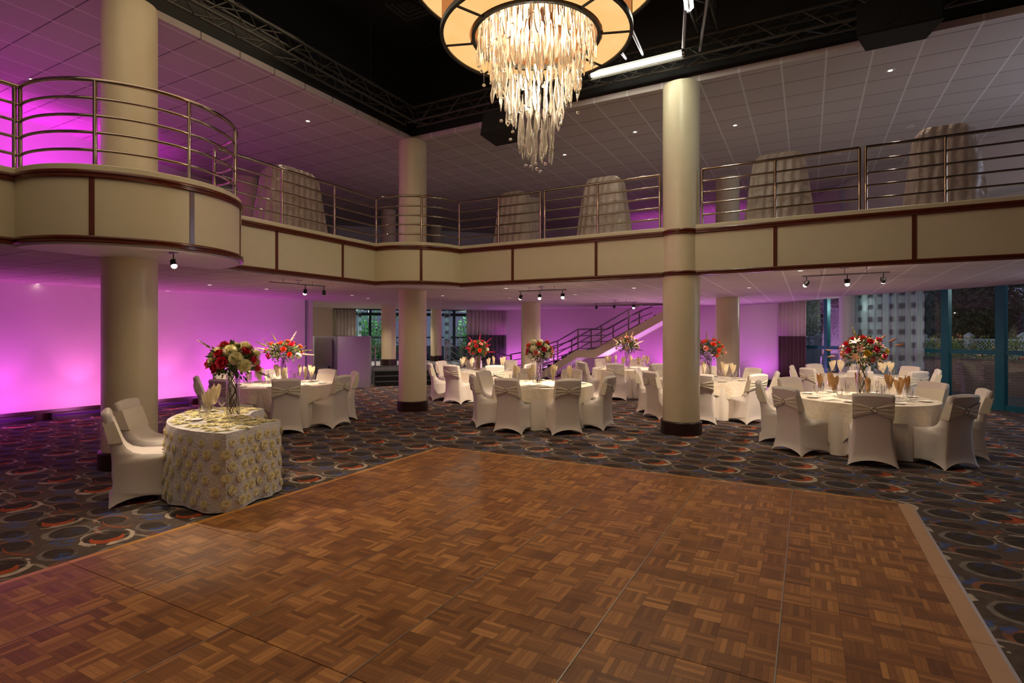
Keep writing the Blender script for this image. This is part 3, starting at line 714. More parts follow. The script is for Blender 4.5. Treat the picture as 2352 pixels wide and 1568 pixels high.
def mk_knife():
    mb = MB(); mb.prism([(-.006, -.11), (.006, -.11), (.005, .0), (.009, .03), (.008, .09), (.0, .115), (-.004, .09), (-.004, 0)], .001, .005); return ware('knife', mb, M['cutlery'], 'knife', smooth=False)
def mk_napkin(m, seed):
    def f():
        rnd = random.Random(seed); mb = MB(); n = 26
        for lobe in (-1, 1):
            rows = []; pk = [rnd.uniform(.0, 1) for _ in range(n)]
            for k in range(8):
                u = k/7; row = []
                for a in range(n):
                    th = 2*PI*a/n; fold = .008*math.sin(a*PI*.97+seed)*(.4+u); r_ = .010+.046*u**.8-.012*max(0, u-.7)/.3+fold
                    top = .27+.045*abs(math.cos(th*1.5+seed))+lobe*.014+.02*pk[a]
                    z = .102+(top-.102)*u
                    row.append((lobe*(.002+.026*u)+r_*.85*math.cos(th), r_*.55*math.sin(th)+lobe*.012*u, z))
                rows.append(row)
            mb.grid(rows, True)
        return ware('napkin', mb, m, 'napkin', sharp=70)
    return f

# ================================================================== FLOWERS
def petal(mb, base, dr, up, ln, wd, curl, cols=3):
    """one cupped petal: strip of quads from base along dr, bending towards up"""
    side = dr.cross(up).normalized(); rows = []
    for k in range(4):
        u = k/3; p = base+dr*(ln*u)+up*(curl*ln*u*u); w_ = wd*math.sin(PI*(.18+.72*u))
        rows.append([p+side*(w_*s_)+up*(abs(s_)*w_*.35) for s_ in (-1, 0, 1)])
    mb.grid(rows)
def fan_dirs(n):
    g = PI*(3-5**.5); out = []
    for i in range(n):
        z = 1-1.55*(i+.5)/n; r_ = math.sqrt(max(0, 1-z*z)); out.append(Vector((r_*math.cos(g*i), r_*math.sin(g*i), z)))
    return out
def mesh_of(mb, name, m):
    o = mb.build(name, m, sharp=80); me = o.data; bpy.data.objects.remove(o); return me
def rose_mesh(m):
    mb = MB(); rnd = random.Random(3)
    for ring, (n, tilt, ln, wd) in enumerate(((3, 78, .045, .022), (4, 66, .050, .027), (5, 50, .054, .031), (6, 30, .056, .034))):
        for k in range(n):
            a = 2*PI*k/n+ring*.7+rnd.uniform(-.15, .15); tl = R(tilt); d = Vector((math.cos(a)*math.cos(tl), math.sin(a)*math.cos(tl), math.sin(tl))); out = Vector((math.cos(a), math.sin(a), 0))
            petal(mb, Vector((0, 0, 0))+out*.004*ring, d, (Vector((0, 0, 1))-d*d.z).normalized() if tilt < 89 else out, ln, wd, .45-.25*(ring == 3))
    mb.ball((0, 0, .022), .02, 8, 6, 1.2); return mesh_of(mb, 'rose', m)
def mum_mesh(m):
    mb = MB()
    for i, d in enumerate(fan_dirs(120)):
        up = (Vector((0, 0, 1))-d*d.z); up = up.normalized() if up.length > .1 else Vector((1, 0, 0))
        petal(mb, d*.022, d, up, .048-.010*max(0, d.z), .0075, .28)
    mb.ball((0, 0, 0), .032, 10, 6); return mesh_of(mb, 'chrysanthemum', m)
def hydrangea_mesh(m):
    mb = MB(); rnd = random.Random(5)
    for d in fan_dirs(60):
        t1 = d.cross(Vector((0, 0, 1))); t1 = t1.normalized() if t1.length > .1 else Vector((1, 0, 0)); t2 = d.cross(t1); c = d*(.055+rnd.uniform(-.006, .006)); q = rnd.uniform(0, 1.5)
        for k in range(4):
            a = q+k*PI/2; e = t1*math.cos(a)+t2*math.sin(a); s_ = t1*math.cos(a+PI/2)+t2*math.sin(a+PI/2); mb.poly([c, c+e*.010+s_*.008+d*.003, c+e*.018+d*.002, c+e*.010-s_*.008+d*.003])
    mb.ball((0, 0, 0), .045, 10, 6); return mesh_of(mb, 'hydrangea', m)
def lily_mesh(m, ln=.1):
    mb = MB()
    for k in range(6):
        a = k*PI/3; d = Vector((math.cos(a)*.8, math.sin(a)*.8, .6)); out = Vector((math.cos(a), math.sin(a), -.3)).normalized(); petal(mb, Vector((0, 0, 0)), d, out, ln, ln*.22, .35)
    return mesh_of(mb, 'lily', m)
def bud_mesh(m, ln=.11):
    mb = MB(); mb.lathe([(.002, 0), (.010, ln*.25), (.013, ln*.55), (.009, ln*.85), (.001, ln)], 8, cap=False); return mesh_of(mb, 'lily_bud', m)
def spike_mesh(m):
    mb = MB(); rnd = random.Random(8); mb.tube([(0, 0, 0), (.004, 0, .12), (0, .006, .24)], [.003, .0025, .001], 5)
    for k in range(34):
        z = .05+.19*k/34; a = k*2.4; d = Vector((math.cos(a), math.sin(a), .9)).normalized(); c = Vector((0, 0, z)); s_ = .017*(1-.6*k/34)
        petal(mb, c, d, Vector((0, 0, 1)), s_*1.7, s_*.7, .3)
    return mesh_of(mb, 'flower_spike', m)
FM = {'mum': mum_mesh(M['mum']), 'red': rose_mesh(M['red']), 'coral': rose_mesh(M['coral']), 'pink': rose_mesh(M['pinkp']), 'hot': rose_mesh(M['hotpink']), 'blush': rose_mesh(M['blush']),
      'hyd': hydrangea_mesh(M['white_p']), 'hydc': hydrangea_mesh(M['mum']), 'lily': lily_mesh(M['lilyp'], .072), 'yel': rose_mesh(M['yellow']), 'budb': bud_mesh(M['bud']), 'spike': spike_mesh(M['blush']),
      'spikeg': spike_mesh(M['olive']), 'spiker': spike_mesh(M['hotpink']), 'whr': rose_mesh(M['white_p']), 'pklily': lily_mesh(M['pinkp'], .06)}
NMS = {'mum': 'chrysanthemum', 'hyd': 'hydrangea', 'hydc': 'hydrangea', 'lily': 'lily', 'pklily': 'lily', 'budb': 'lily_bud', 'spike': 'flower_spike', 'spikeg': 'greenery_spike', 'spiker': 'flower_spike'}
def leaves(mb, c, d, ln, wd, rnd):
    up = Vector((rnd.uniform(-1, 1), rnd.uniform(-1, 1), rnd.uniform(-1, 1))); up = (up-d*up.dot(d)).normalized(); s_ = d.cross(up)
    mb.poly([c, c+d*ln*.5+s_*wd+up*wd*.3, c+d*ln, c+d*ln*.5-s_*wd+up*wd*.3])
def bouquet(x, y, zt, vr, vh, rx_, rz_, mixd, vlabel, blabel, seed, sc=1.0, extra=(), drop=.0, vmat='glass'):
    """vase standing at height zt plus a domed arrangement in its mouth"""
    rnd = random.Random(seed)
    mb = MB(); mb.lathe([(vr, 0), (vr, vh), (vr-.004, vh), (vr-.004, .022), (.001, .020)], 32, cap=False); mb.lathe([(.001, 0), (vr, 0)], 32, cap=False)
    v = mb.build('glass_vase', M[vmat]); v.location = (x, y, zt); tag(v, vlabel, 'vase', 'centrepiece vases')
    t = thing('flower_arrangement', blabel, 'flowers', (x, y, zt+vh), 0, 'table flower arrangements')
    mb = MB()
    for k in range(11):
        a = rnd.uniform(0, 2*PI); pts = []
        for q in range(9):
            u = q/8; rr = (vr-.016)*(.35+.6*abs(math.sin(a+q*1.3))); pts.append((rr*math.cos(a+q*.75*(1 if k % 2 else -1)), rr*math.sin(a+q*.75*(1 if k % 2 else -1)), -vh+.027+(vh+.04)*u))
        mb.tube(pts, .0032, 5)
    mb.build('twisted_branches', M['twig'], t)
    mb = MB()
    for k in range(620):
        d = Vector((rnd.gauss(0, 1), rnd.gauss(0, 1), rnd.gauss(.25, .8))).normalized(); rr = rnd.uniform(.25, .98); c = Vector((d.x*rx_*rr, d.y*rx_*rr, rz_*.75+d.z*rz_*rr-drop*.3)); leaves(mb, c, (d+Vector((rnd.uniform(-.6, .6), rnd.uniform(-.6, .6), rnd.uniform(-.6, .6)))).normalized(), rnd.uniform(.04, .085)*sc, rnd.uniform(.008, .018)*sc, rnd)
    lf_ = mb.build('foliage', M['greens'], t, smooth=False); lf_['kind'] = 'stuff'
    mb = MB()
    for k in range(260):
        d = Vector((rnd.gauss(0, 1), rnd.gauss(0, 1), rnd.gauss(.5, .8))).normalized(); c = Vector((d.x*rx_*.95, d.y*rx_*.95, rz_*.75+d.z*rz_*.95)); leaves(mb, c, d, .03*sc, .010*sc, rnd)
    lf_ = mb.build('filler_sprigs', M['olive'], t, smooth=False); lf_['kind'] = 'stuff'
    seq = [k for k, n in mixd for _ in range(n)]; n = len(seq); g = PI*(3-5**.5)
    seq = sorted(seq, key=lambda k_: [m_[0] for m_ in mixd].index(k_)); seq = [seq[(i % 2)*((n+1)//2)+i//2] for i in range(n)]
    for i, key in enumerate(seq):
        z = 1-1.45*(i+.5)/n; r_ = math.sqrt(max(0, 1-z*z)); d = Vector((r_*math.cos(g*i+seed), r_*math.sin(g*i+seed), z)); rr = rnd.uniform(.84, 1.08)
        o = bpy.data.objects.new(NMS.get(key, 'rose'), FM[key]); C.objects.link(o); o.parent = t; o.location = (d.x*rx_*rr, d.y*rx_*rr, rz_*.75+d.z*rz_*rr)
        o.rotation_euler = (d+Vector((0, 0, .25))).to_track_quat('Z', 'Y').to_euler(); s_ = sc*rnd.uniform(.9, 1.12); o.scale = (s_, s_, s_)
    for key, az, el, dist, s_ in extra:
        d = Vector((math.cos(R(az))*math.cos(R(el)), math.sin(R(az))*math.cos(R(el)), math.sin(R(el)))); o = bpy.data.objects.new(NMS.get(key, 'rose'), FM[key]); C.objects.link(o); o.parent = t
        o.location = Vector((d.x*dist, d.y*dist, rz_*.75+d.z*dist)); o.rotation_euler = d.to_track_quat('Z', 'Y').to_euler(); o.scale = (s_,)*3
    return t

# ================================================================== BANQUET TABLES
TR, TZ = .915, .735
SIDE = {0: 'window side', 45: 'window and back-wall corner', 90: 'back-wall side', 135: 'magenta-wall and back-wall corner', 180: 'magenta-wall side', 225: 'magenta-wall and dance-floor corner', 270: 'dance-floor side', 315: 'window and dance-floor corner'}
def side(a): return SIDE[int(round((a % 360)/45)*45) % 360]
def cloth(x, y, name, label, rot, seed):
    rnd = random.Random(seed); n = 144; nf = 22; ph = [rnd.uniform(-.5, .5) for _ in range(nf+1)]
    mb = MB(); rows = [[(r_*math.cos(2*PI*a/n), r_*math.sin(2*PI*a/n), TZ-.012) for a in range(n)] for r_ in (.02, TR-.02)]
    for k in range(9):
        u = k/8; z = (TZ-.018)*(1-u)+.012*u; row = []
        for a in range(n):
            th = 2*PI*a/n; f = math.sin(nf*th+1.5*math.sin(3*th+seed))+.4*math.sin(nf*2.3*th+seed); r_ = TR+.006+.02*u+(.034*f)*u**.8; row.append((r_*math.cos(th), r_*math.sin(th), z))
        rows.append(row)
    mb.grid(rows, True); mb.face(range(n)); o = mb.build('tablecloth', M['linen'], sharp=70); o.location = (x, y, 0); tag(o, 'floor-length white cloth on '+label, 'tablecloth', 'white floor-length tablecloths')
    # square overlay with a satin hem
    half = 1.10; rows = []; wdt = .085; lens = []
    for a in range(n):
        th = 2*PI*a/n; c_ = math.cos(th-R(rot)); s_ = math.sin(th-R(rot)); lens.append(min(.66, half/max(abs(c_), abs(s_))-TR+.05))
    def hang(th, a, d):
        u = d/.7; f = math.sin(13*th+2*math.sin(2*th+seed*2))+.3*math.sin(31*th+seed); r_ = TR+.020+.02*u+.030*f*min(1, d/.3); return (r_*math.cos(th), r_*math.sin(th), TZ-.004-max(0, d-.012))
    for r_ in (.02, .5, TR-.03, TR-.004): rows.append([(r_*math.cos(2*PI*a/n), r_*math.sin(2*PI*a/n), TZ+.0015*math.sin(a*.9+r_*9)) for a in range(n)])
    for k in range(7): rows.append([hang(2*PI*a/n, a, .012+(lens[a]-wdt-.012)*k/6) for a in range(n)])
    mb = MB(); mb.grid(rows, True); mb.face(range(n)); o = mb.build('table_overlay', M['overlay'], sharp=70); o.location = (x, y, 0)
    tag(o, 'ivory crinkled square overlay with satin hem on '+label, 'tablecloth', 'ivory table overlays')
    mb = MB(); mb.grid([[hang(2*PI*a/n, a, lens[a]-wdt*(1-k/2)) for a in range(n)] for k in range(3)], True); mb.build('satin_hem', M['sash'], o, sharp=70)
def table(key, x, y, phi0, rot, nm, rc=1.06, full=True, gold=False, skip=(), settings=True):
    t = thing('banquet_table', 'round banquet table under '+nm, 'table', (x, y, 0), 0, 'round banquet tables')
    mb = MB(); mb.lathe([(TR-.01, TZ-.045), (TR-.01, TZ-.018)], 48); mb.build('tabletop', M['darkbase'], t)
    for k in range(4):
        a = PI/4+k*PI/2; mb = MB(); mb.tube([(.5*math.cos(a), .5*math.sin(a), 0), (.5*math.cos(a), .5*math.sin(a), TZ-.045)], .016, 8); mb.build('leg', M['black2'], t)
    cloth(x, y, key, 'the table with '+nm, rot, len(nm)+rot)
    rnd = random.Random(len(nm)*7)
    for k in range(8):
        a = phi0+45*k; sd = side(a)
        if k not in skip: place_chair(x+rc*math.cos(R(a)), y+rc*math.sin(R(a)), a+180+rnd.uniform(-3, 3), 'white covered chair, '+sd+' of the '+nm+' table', 'covered chairs at the '+nm+' table')
        if not settings: continue
        def P(r_, off): 
            return (x+r_*math.cos(R(a))-off*math.sin(R(a)), y+r_*math.sin(R(a))+off*math.cos(R(a)), TZ+.004)
        G = nm+' table settings'; e = ', '+sd+' of '+nm+' table'
        put('wine', mk_wine, P(.55, .02), 0, 'stemmed glass under a napkin'+e, G)
        kd = 'gold' if gold else 'cream'; vs = k % 3
        put('nap%s%d' % (kd, vs), mk_napkin(M['goldnapkin' if gold else 'napkin'], vs+1), P(.55, .02), R(a+rnd.uniform(0, 180)), kd+' folded napkin'+e, G)
        put('goblet', mk_goblet, P(.60, .15), 0, 'low water goblet'+e, G)
        if full: put('flute', mk_flute, P(.52, .20), 0, 'slim champagne flute'+e, G)
        put('plate', mk_plate, P(.72, -.20), 0, 'small bread plate'+e, G)
        if full:
            put('fork', mk_fork, P(.76, -.11), R(a+90), 'silver fork'+e, G); put('knife', mk_knife, P(.76, .12), R(a+90), 'silver knife'+e, G)
table('a', .72, 9.62, -90, 20, 'lily bouquet', rc=1.09, gold=True)
table('b', -4.42, 9.40, -92, 0, 'cream hydrangea', rc=1.03)
table('c', -8.75, 7.00, -35, 10, 'spiky coral rose')
table('d', -7.45, 12.2, -92, 30, 'red and yellow', full=False)
table('e', -4.36, 14.7, -86, 25, 'pale blush rose', full=False)
table('f', -1.90, 11.98, -38, 15, 'orange rose', full=False)
table('g', 1.05, 14.5, -94, 5, 'sheer curtain', full=False)
z0 = TZ+.006
bouquet(.73, 9.80, z0, .072, .47, .27, .24, (('red', 8), ('hot', 5), ('lily', 5), ('pklily', 7), ('yel', 2), ('pink', 4)), 'tall clear vase with twisted branches on the lily bouquet table', 'crimson and pink arrangement with peach lilies and brown buds', 11, 1.05,
        [('budb', 20, 25, .40, 1.2), ('budb', 8, 15, .42, 1.2), ('budb', 35, 35, .36, 1.1), ('budb', 200, 5, .42, 1.0), ('spikeg', 120, 60, .22, 1), ('budb', 190, -8, .36, 1.1)])
bouquet(-4.40, 9.20, z0, .060, .45, .23, .20, (('hydc', 6), ('pink', 8), ('coral', 5), ('hot', 3), ('whr', 3)), 'clear vase with twisted branches on the cream hydrangea table', 'domed cream hydrangea arrangement with peach and coral roses', 12, 1.0)
bouquet(-8.85, 7.15, z0, .056, .44, .30, .19, (('coral', 10), ('red', 5), ('spikeg', 6), ('hyd', 2)), 'slim clear vase on the spiky coral rose table', 'spiky arrangement of coral and red roses by the magenta wall', 13, 1.0,
        [('spike', 215, 10, .28, 1.1), ('spikeg', 205, 20, .30, 1.2), ('spike', 30, -5, .30, 1.2), ('spikeg', 20, 5, .32, 1.1), ('spike', 60, 60, .20, 1.1), ('spikeg', 200, 55, .22, 1.0)])
bouquet(-7.45, 11.95, z0, .075, .37, .24, .22, (('red', 8), ('hydc', 2), ('coral', 6), ('pink', 5), ('spiker', 6)), 'silvery vase on the red and yellow table', 'red and peach arrangement with pale yellow centre bloom', 14, 1.0, [('spiker', 100, 70, .2, 1), ('spiker', 40, 40, .22, 1), ('spiker', 170, 45, .22, 1)], vmat='chrome')
bouquet(-4.36, 14.75, z0, .070, .44, .27, .22, (('blush', 13), ('pink', 6), ('spike', 4), ('spikeg', 4)), 'clear vase on the pale blush rose table', 'loose pale blush rose arrangement before the slanting staircase', 15, 1.05, [('spikeg', 120, 70, .2, 1.1), ('spike', 60, 60, .22, 1)])
bouquet(-1.80, 11.85, z0, .066, .42, .29, .22, (('coral', 16), ('pink', 4), ('spike', 2)), 'clear vase on the orange rose table', 'round orange-coral rose arrangement beside the middle column', 16, 1.0, [('spikeg', 110, 65, .2, 1), ('spikeg', 60, 60, .2, 1), ('spikeg', 160, 50, .2, 1)])

# ================================================================== SWEETHEART TABLE
SC, RI, RO, SZ = (-5.22, 4.72), .76, 1.55, .75
sw = thing('serpentine_table', 'crescent sweetheart table under the rosette cloth next to the big column', 'table', (-5.9, 3.9, 0))
sa0, sa1 = -163, -74
def sweet_outline(n=28): return arc(SC, RO, sa0, sa1, n)+arc(SC, RI, sa1, sa0, n)
mb = MB(); mb.prism([(p[0]+5.9, p[1]-3.9) for p in sweet_outline()], SZ-.03, SZ-.006); mb.build('tabletop', M['darkbase'], sw)
for a in (-155, -120, -82):
    mb = MB(); c_ = pa(SC, 1.15, a); mb.tube([(c_[0]+5.9, c_[1]-3.9, 0), (c_[0]+5.9, c_[1]-3.9, SZ-.03)], .018, 8); mb.build('leg', M['black2'], sw)
def dense(poly, st):
    out = []
    for i in range(len(poly)):
        a, b = Vector(poly[i]), Vector(poly[(i+1) % len(poly)]); k = max(1, int((b-a).length/st)); out += [tuple(a+(b-a)*(q/k)) for q in range(k)]
    return out
ol = dense(sweet_outline(), .03); m_ = len(ol); mb = MB(); rows = []
nr = []
for i in range(m_):
    d = (Vector(ol[(i+1) % m_])-Vector(ol[i-1])).normalized(); nr.append(Vector((d.y, -d.x)))
for k in range(5):                                                   # smooth the corner normals so cloth rounds them
    nr = [(nr[i-1]+nr[i]+nr[(i+1) % m_]).normalized() for i in range(m_)]
rnd = random.Random(4)
for k in range(12):
    u = k/11; row = []
    for i in range(m_):
        f = math.sin(i*.42+2*math.sin(i*.11))+.5*math.sin(i*.95+1.3); off = .012+.012*min(1, u*6)+.03*u+.026*f*u**.7; p = Vector(ol[i])+nr[i]*off; row.append((p.x, p.y, SZ-(.0 if k == 0 else .012)-(SZ-.03)*max(0, u-.04)/.96 if k else SZ+.004))
    rows.append(row)
mb.grid(rows, True, flip=True)
top = [(p[0], p[1]) for p in rows[0]]; tri = tessellate_polygon([[Vector((p[0], p[1], 0)) for p in top]])
for q in tri: mb.face(q)
sc_ = weld(mb.build('rosette_tablecloth', M['lace'], sharp=60)); tag(sc_, 'silver lace tablecloth covered with cream rosettes on the sweetheart table', 'tablecloth')
mb = MB(); rnd = random.Random(9)
def rosette(p, n, s_):
    n = n.normalized(); t1 = n.cross(Vector((0, 0, 1))); t1 = t1.normalized() if t1.length > .1 else Vector((1, 0, 0)); t2 = n.cross(t1)
    for ring, (cnt, rr, lift) in enumerate(((7, 1.0, .25), (6, .66, .5), (4, .34, .7))):
        for k in range(cnt):
            a = 2*PI*k/cnt+ring+rnd.uniform(-.2, .2); e = t1*math.cos(a)+t2*math.sin(a); s2 = t1*math.cos(a+1.57)+t2*math.sin(a+1.57); w_ = s_*rr*.52
            b0_ = p+e*s_*rr*.25+n*.003; mb.poly([b0_-s2*w_*.5, p+e*s_*rr*.75-s2*w_+n*s_*lift*.55, p+e*s_*rr*1.02+n*s_*lift*.5, p+e*s_*rr*.75+s2*w_+n*s_*lift*.55, b0_+s2*w_*.5])
for row_k in range(6):
    z = .10+row_k*.112
    for i in range(0, m_, 1):
        if (i+row_k%2*2) % 4 != 0: continue
        u = 1-(z-.02)/SZ; kf = u*11; k0 = max(0, min(10, int(kf))); p = Vector(rows[k0][i]).lerp(Vector(rows[k0+1][i]), kf-k0); rosette(p+Vector((0, 0, rnd.uniform(-.01, .01))), Vector((nr[i].x, nr[i].y, .1)), rnd.uniform(.040, .054))
for k in range(250):
    a = R(rnd.uniform(sa0, sa1)); r_ = rnd.uniform(RI+.04, RO-.04); rosette(Vector((SC[0]+r_*math.cos(a), SC[1]+r_*math.sin(a), SZ+.004)), Vector((0, 0, 1)), rnd.uniform(.040, .052))
ro = mb.build('rosette_trim', M['rosette'], sc_, smooth=False); ro['kind'] = 'stuff'
place_chair(-6.02, 3.17, 64, 'white covered chair closest to the camera at the rosette-clothed sweetheart table', 'sweetheart chairs')
place_chair(-6.63, 3.62, 38, 'white covered chair between the big column and the sweetheart table', 'sweetheart chairs')
zs = SZ+.008; G = 'sweetheart table settings'
for nm, (ux, uy), fwd in (('near', (-5.72, 3.50), 64), ('column-side', (-6.25, 3.95), 38)):
    e = ' at the '+nm+' place of the sweetheart table'; f = Vector((math.cos(R(fwd)), math.sin(R(fwd)))); s_ = Vector((f.y, -f.x)); c_ = Vector((ux, uy))
    def Q(a, b): p = c_+f*a+s_*b; return (p.x, p.y, zs)
    put('wine', mk_wine, Q(.12, .05), 0, 'stemmed glass under a napkin'+e, G); put('napcream0', mk_napkin(M['napkin'], 1), Q(.12, .05), R(30), 'cream folded napkin in a glass'+e, G)
    put('goblet', mk_goblet, Q(.06, .18), 0, 'low water goblet'+e, G); put('goblet', mk_goblet, Q(.14, -.13), 0, 'second low water goblet'+e, G); put('plate', mk_plate, Q(.0, -.08), 0, 'small bread plate'+e, G)
    put('fork', mk_fork, Q(-.03, -.22), R(fwd-90), 'silver fork'+e, G); put('knife', mk_knife, Q(-.06, .10), R(fwd-90), 'silver knife'+e, G)
bouquet(-5.66, 3.90, zs, .072, .47, .225, .19, (('mum', 11), ('red', 8), ('hot', 6)), 'tall clear vase of twisted branches on the sweetheart table', 'big dome of white chrysanthemums and crimson roses on the sweetheart table', 21, 1.15,
        [('spikeg', 225, 35, .24, .8), ('spikeg', 20, -20, .28, .8)])

# ================================================================== LAMPS
def spot_head(mb_par, x, y, ztop, aim, on, power, color=WARM2, cone=70):
    """stem, yoke and lamp can hanging from ztop; returns nothing"""
    o = Vector(mb_par.location); mb = MB(); mb.tube([Vector((x, y, ztop))-o, Vector((x, y, ztop-.09))-o], .007, 6)
    for s_ in (-.035, .035): mb.tube([Vector((x+s_, y, ztop-.075))-o, Vector((x+s_, y, ztop-.125))-o], .006, 6)
    mb.tube([Vector((x-.035, y, ztop-.08))-o, Vector((x+.035, y, ztop-.08))-o], .006, 6); hd = mb.build('spot_yoke', M['black2'], mb_par)
    c = Vector((x, y, ztop-.125)); d = (Vector(aim)-c).normalized(); mb = MB(); mb.tube([c-o-d*.045, c-o-d*.03, c-o+d*.03], [.022, .03, .034], 14); can = mb.build('spot_can', M['black2'], mb_par)
    mb = MB(); mb.ball(c-o+d*.034, .031, 12, 8); mb.build('lamp', M['lampbulb'] if on else M['offlens'], can)
    if on: light('SPOT', 'track_spot', c-o+d*.075, power*2.3, color, mb_par, None, .03, cone=cone, blend=.8).rotation_euler = d.to_track_quat('-Z', 'Y').to_euler()
def track(label, a, b, zt, heads):
    a, b = Vector((*a, zt)), Vector((*b, zt)); t = thing('track_light', label, 'track light', (a+b)/2, 0, 'track lights'); o = Vector(t.location)
    mb = MB(); mb.tube([a-o, b-o], .012, 8); mb.build('track_rail', M['satin'], t)
    zc_ = zc(o.x, o.y)
    mb = MB(); mb.lathe([(.06, zc_-zt-.012), (.06, zc_-zt)], 16); mb.tube([(0, 0, 0), (0, 0, zc_-zt)], .008, 6); mb.build('canopy', M['satin'], t)
    for u in (.23, .75):
        p = a.lerp(b, u)-o; mb = MB(); mb.tube([p, p+Vector((0, 0, zc_-zt))], .006, 6); mb.build('standoff', M['satin'], t)
    for u, aim, on, pw in heads: p = a.lerp(b, u); spot_head(t, p.x, p.y, zt, aim, on, pw)
track('track light with three lit spots before the inner corner column', (-5.28, 10.05), (-4.2, 10.05), 2.56, [(.05, (-7.3, 12.1, .7), True, 190), (.45, (-4.6, 9.5, .7), True, 110), (.92, (-4.0, 9.3, .7), True, 110)])
track('track light with a single lit spot in front of the staircase', (-5.46, 15.15), (-4.17, 15.0), 2.56, [(.05, (-6, 16, 0), False, 0), (.48, (-5, 16, 0), False, 0), (.93, (-4.3, 14.6, .7), True, 130)])
track('track light with three lit spots above the lily bouquet table', (-.07, 10.1), (1.1, 10.02), 2.62, [(.05, (-1.7, 11.6, .7), True, 130), (.53, (.6, 9.7, .7), True, 105), (.93, (1.1, 13.8, .7), True, 170)])
track('track light with one lit and one dark spot above the magenta wall table', (-8.10, 6.25), (-7.95, 7.35), 2.57, [(.62, (-8.9, 7.2, .7), True, 150), (.97, (-8.5, 8, 0), False, 0)])
t = thing('ceiling_spotlight', 'lone spotlight under the big rounded balcony bay', 'spotlight', (-6.49, 3.72, ZC-.006)); mb = MB(); mb.lathe([(.055, -.008), (.055, 0)], 16); mb.box(-.06, .06, -.015, .015, -.02, -.008); mb.build('canopy', M['satin'], t)
spot_head(t, -6.49, 3.72, ZC-.01, (-5.6, 3.7, .7), True, 75)
# recessed downlights
def mk_down(on):
    def f():
        t = thing('recessed_downlight', 'x', 'ceiling light'); mb = MB(); mb.lathe([(.034, -.002), (.066, -.006), (.070, 0)], 24, cap=False); mb.build('trim_ring', M['white'], t)
        mb = MB(); mb.lathe([(.001, -.0015), (.036, -.0015)], 20, cap=False); mb.build('lens', M['downlens'] if on else M['offlens'], t); return t
    return f
LOWD = [(-13.0, 4.9), (-12.6, 7.1), (-10.3, 6.6), (-10.2, 7.8), (-10.5, 11.2), (-10.0, 10.1), (-3.2, 11.3), (-5.0, 12.5), (-5.6, 10.1), (-7.06, 12.9), (-8.1, 11.3), (-9.9, 13.7), (-10.5, 13.1), (-.1, 9.95), (-1.1, 12.7), (-2.4, 14.0), (1.2, 9.9), (-1.2, 18.6), (-3, 17), (-6, 14.2)]
for i, (x, y) in enumerate(LOWD): put('down', mk_down(True), (x, y, zc(x, y)), 0, 'small lit recessed downlight in the ceiling under the balcony', 'downlights under the balcony')
for x, y in ((-8.66, 7.56), (-9.82, 6.31), (-11.24, 4.16), (-3.15, 11.2), (-5.0, 11.84), (-4.93, 14.27), (-6.54, 14.58), (-1.28, 11.8), (1.16, 10.51)): put('down', mk_down(True), (x, y, ZU), 0, 'small lit recessed downlight in the ceiling above the balcony', 'downlights above the balcony')
for x, y in ((1.83, 13.56), (.63, 14.81), (-12.9, 13.2)): put('downoff', mk_down(False), (x, y, ZU), 0, 'unlit recessed downlight in the ceiling above the balcony', 'unlit downlights above the balcony')
# light thrown by the downlights, plus added beams without fixtures over entry and stairs
for x, y, p in ((-10.3, 7.2, 26), (-10.2, 10.6, 30), (-8.1, 11.3, 26), (-4.9, 12.4, 24), (-3.2, 11.3, 24), (-1.1, 12.7, 30), (-.1, 9.95, 18), (1.2, 9.95, 18), (-2.4, 14, 30), (-6, 14.2, 30), (-10.2, 13.4, 40), (-3, 17, 26), (1.2, 14.2, 40), (-12.0, 15.5, 40), (-6.6, 15.9, 40), (-4.6, 16.2, 36), (-13.2, 11.9, 34), (-14.6, 13.0, 130), (-14.4, 15.4, 110), (-12.2, 13.2, 34), (-13.6, 16.8, 40)):
    light('SPOT', 'ceiling_beam', (x, y, zc(x, y)-.03), p*2.6, WARM2, None, (x, y, 0), .05, cone=115, blend=.9)
for x, y, p in ((-8.7, 7.5, 30), (-9.8, 4.2, 30), (-3.1, 11.2, 34), (-5.0, 12.8, 30), (-1.2, 11.8, 34), (1.3, 10.6, 34), (-9.0, 11.5, 30), (1, 14, 30)):
    light('SPOT', 'ceiling_beam', (x, y, ZU-.03), p*1.3, WARM2, None, (x, y, 0), .05, cone=120, blend=.9)
# LED bars along the walls
def ledbar(x, y, z, ang, label, hi=False, ln=1.0, group='LED uplight bars'):
    t = thing('led_uplight_bar', label, 'uplight', (x, y, z), R(ang), group); mb = MB(); mb.box(-ln/2, ln/2, -.05, .05, 0, .03); mb.box(-ln/2, ln/2, -.035, .035, .03, .14); mb.build('housing', M['black2'], t, smooth=False)
    mb = MB()
    mb.box(-ln/2+.03, ln/2-.03, -.042, -.034, .075, .105)
    mb.build('lens', M['ledlens_hi'] if hi else M['ledlens'], t, smooth=False); return t
for k, (y, c_, p) in enumerate(((-.5, PINK, 60), (1.4, MAG, 60), (3.0, MAG, 60), (4.35, MAG, 55), (5.55, PINK, 62), (7.15, PINK, 60), (8.35, MAG, 60), (9.75, MAG, 60))):
    x = WL(y)
    if y > 3: ledbar(x+.14, y, 0, 90-4.4, 'black LED bar glowing violet at the foot of the magenta wall', ln=.95)
    light('AREA', 'led_wash', (x+.85, y, .16), p*.19, c_, None, (x-.05, y, 1.25), .35, .05); light('SPOT', 'led_streak', (x+.50, y, .16), p*.62, c_, None, (x-.03, y, 1.9), .06, cone=62, blend=1)
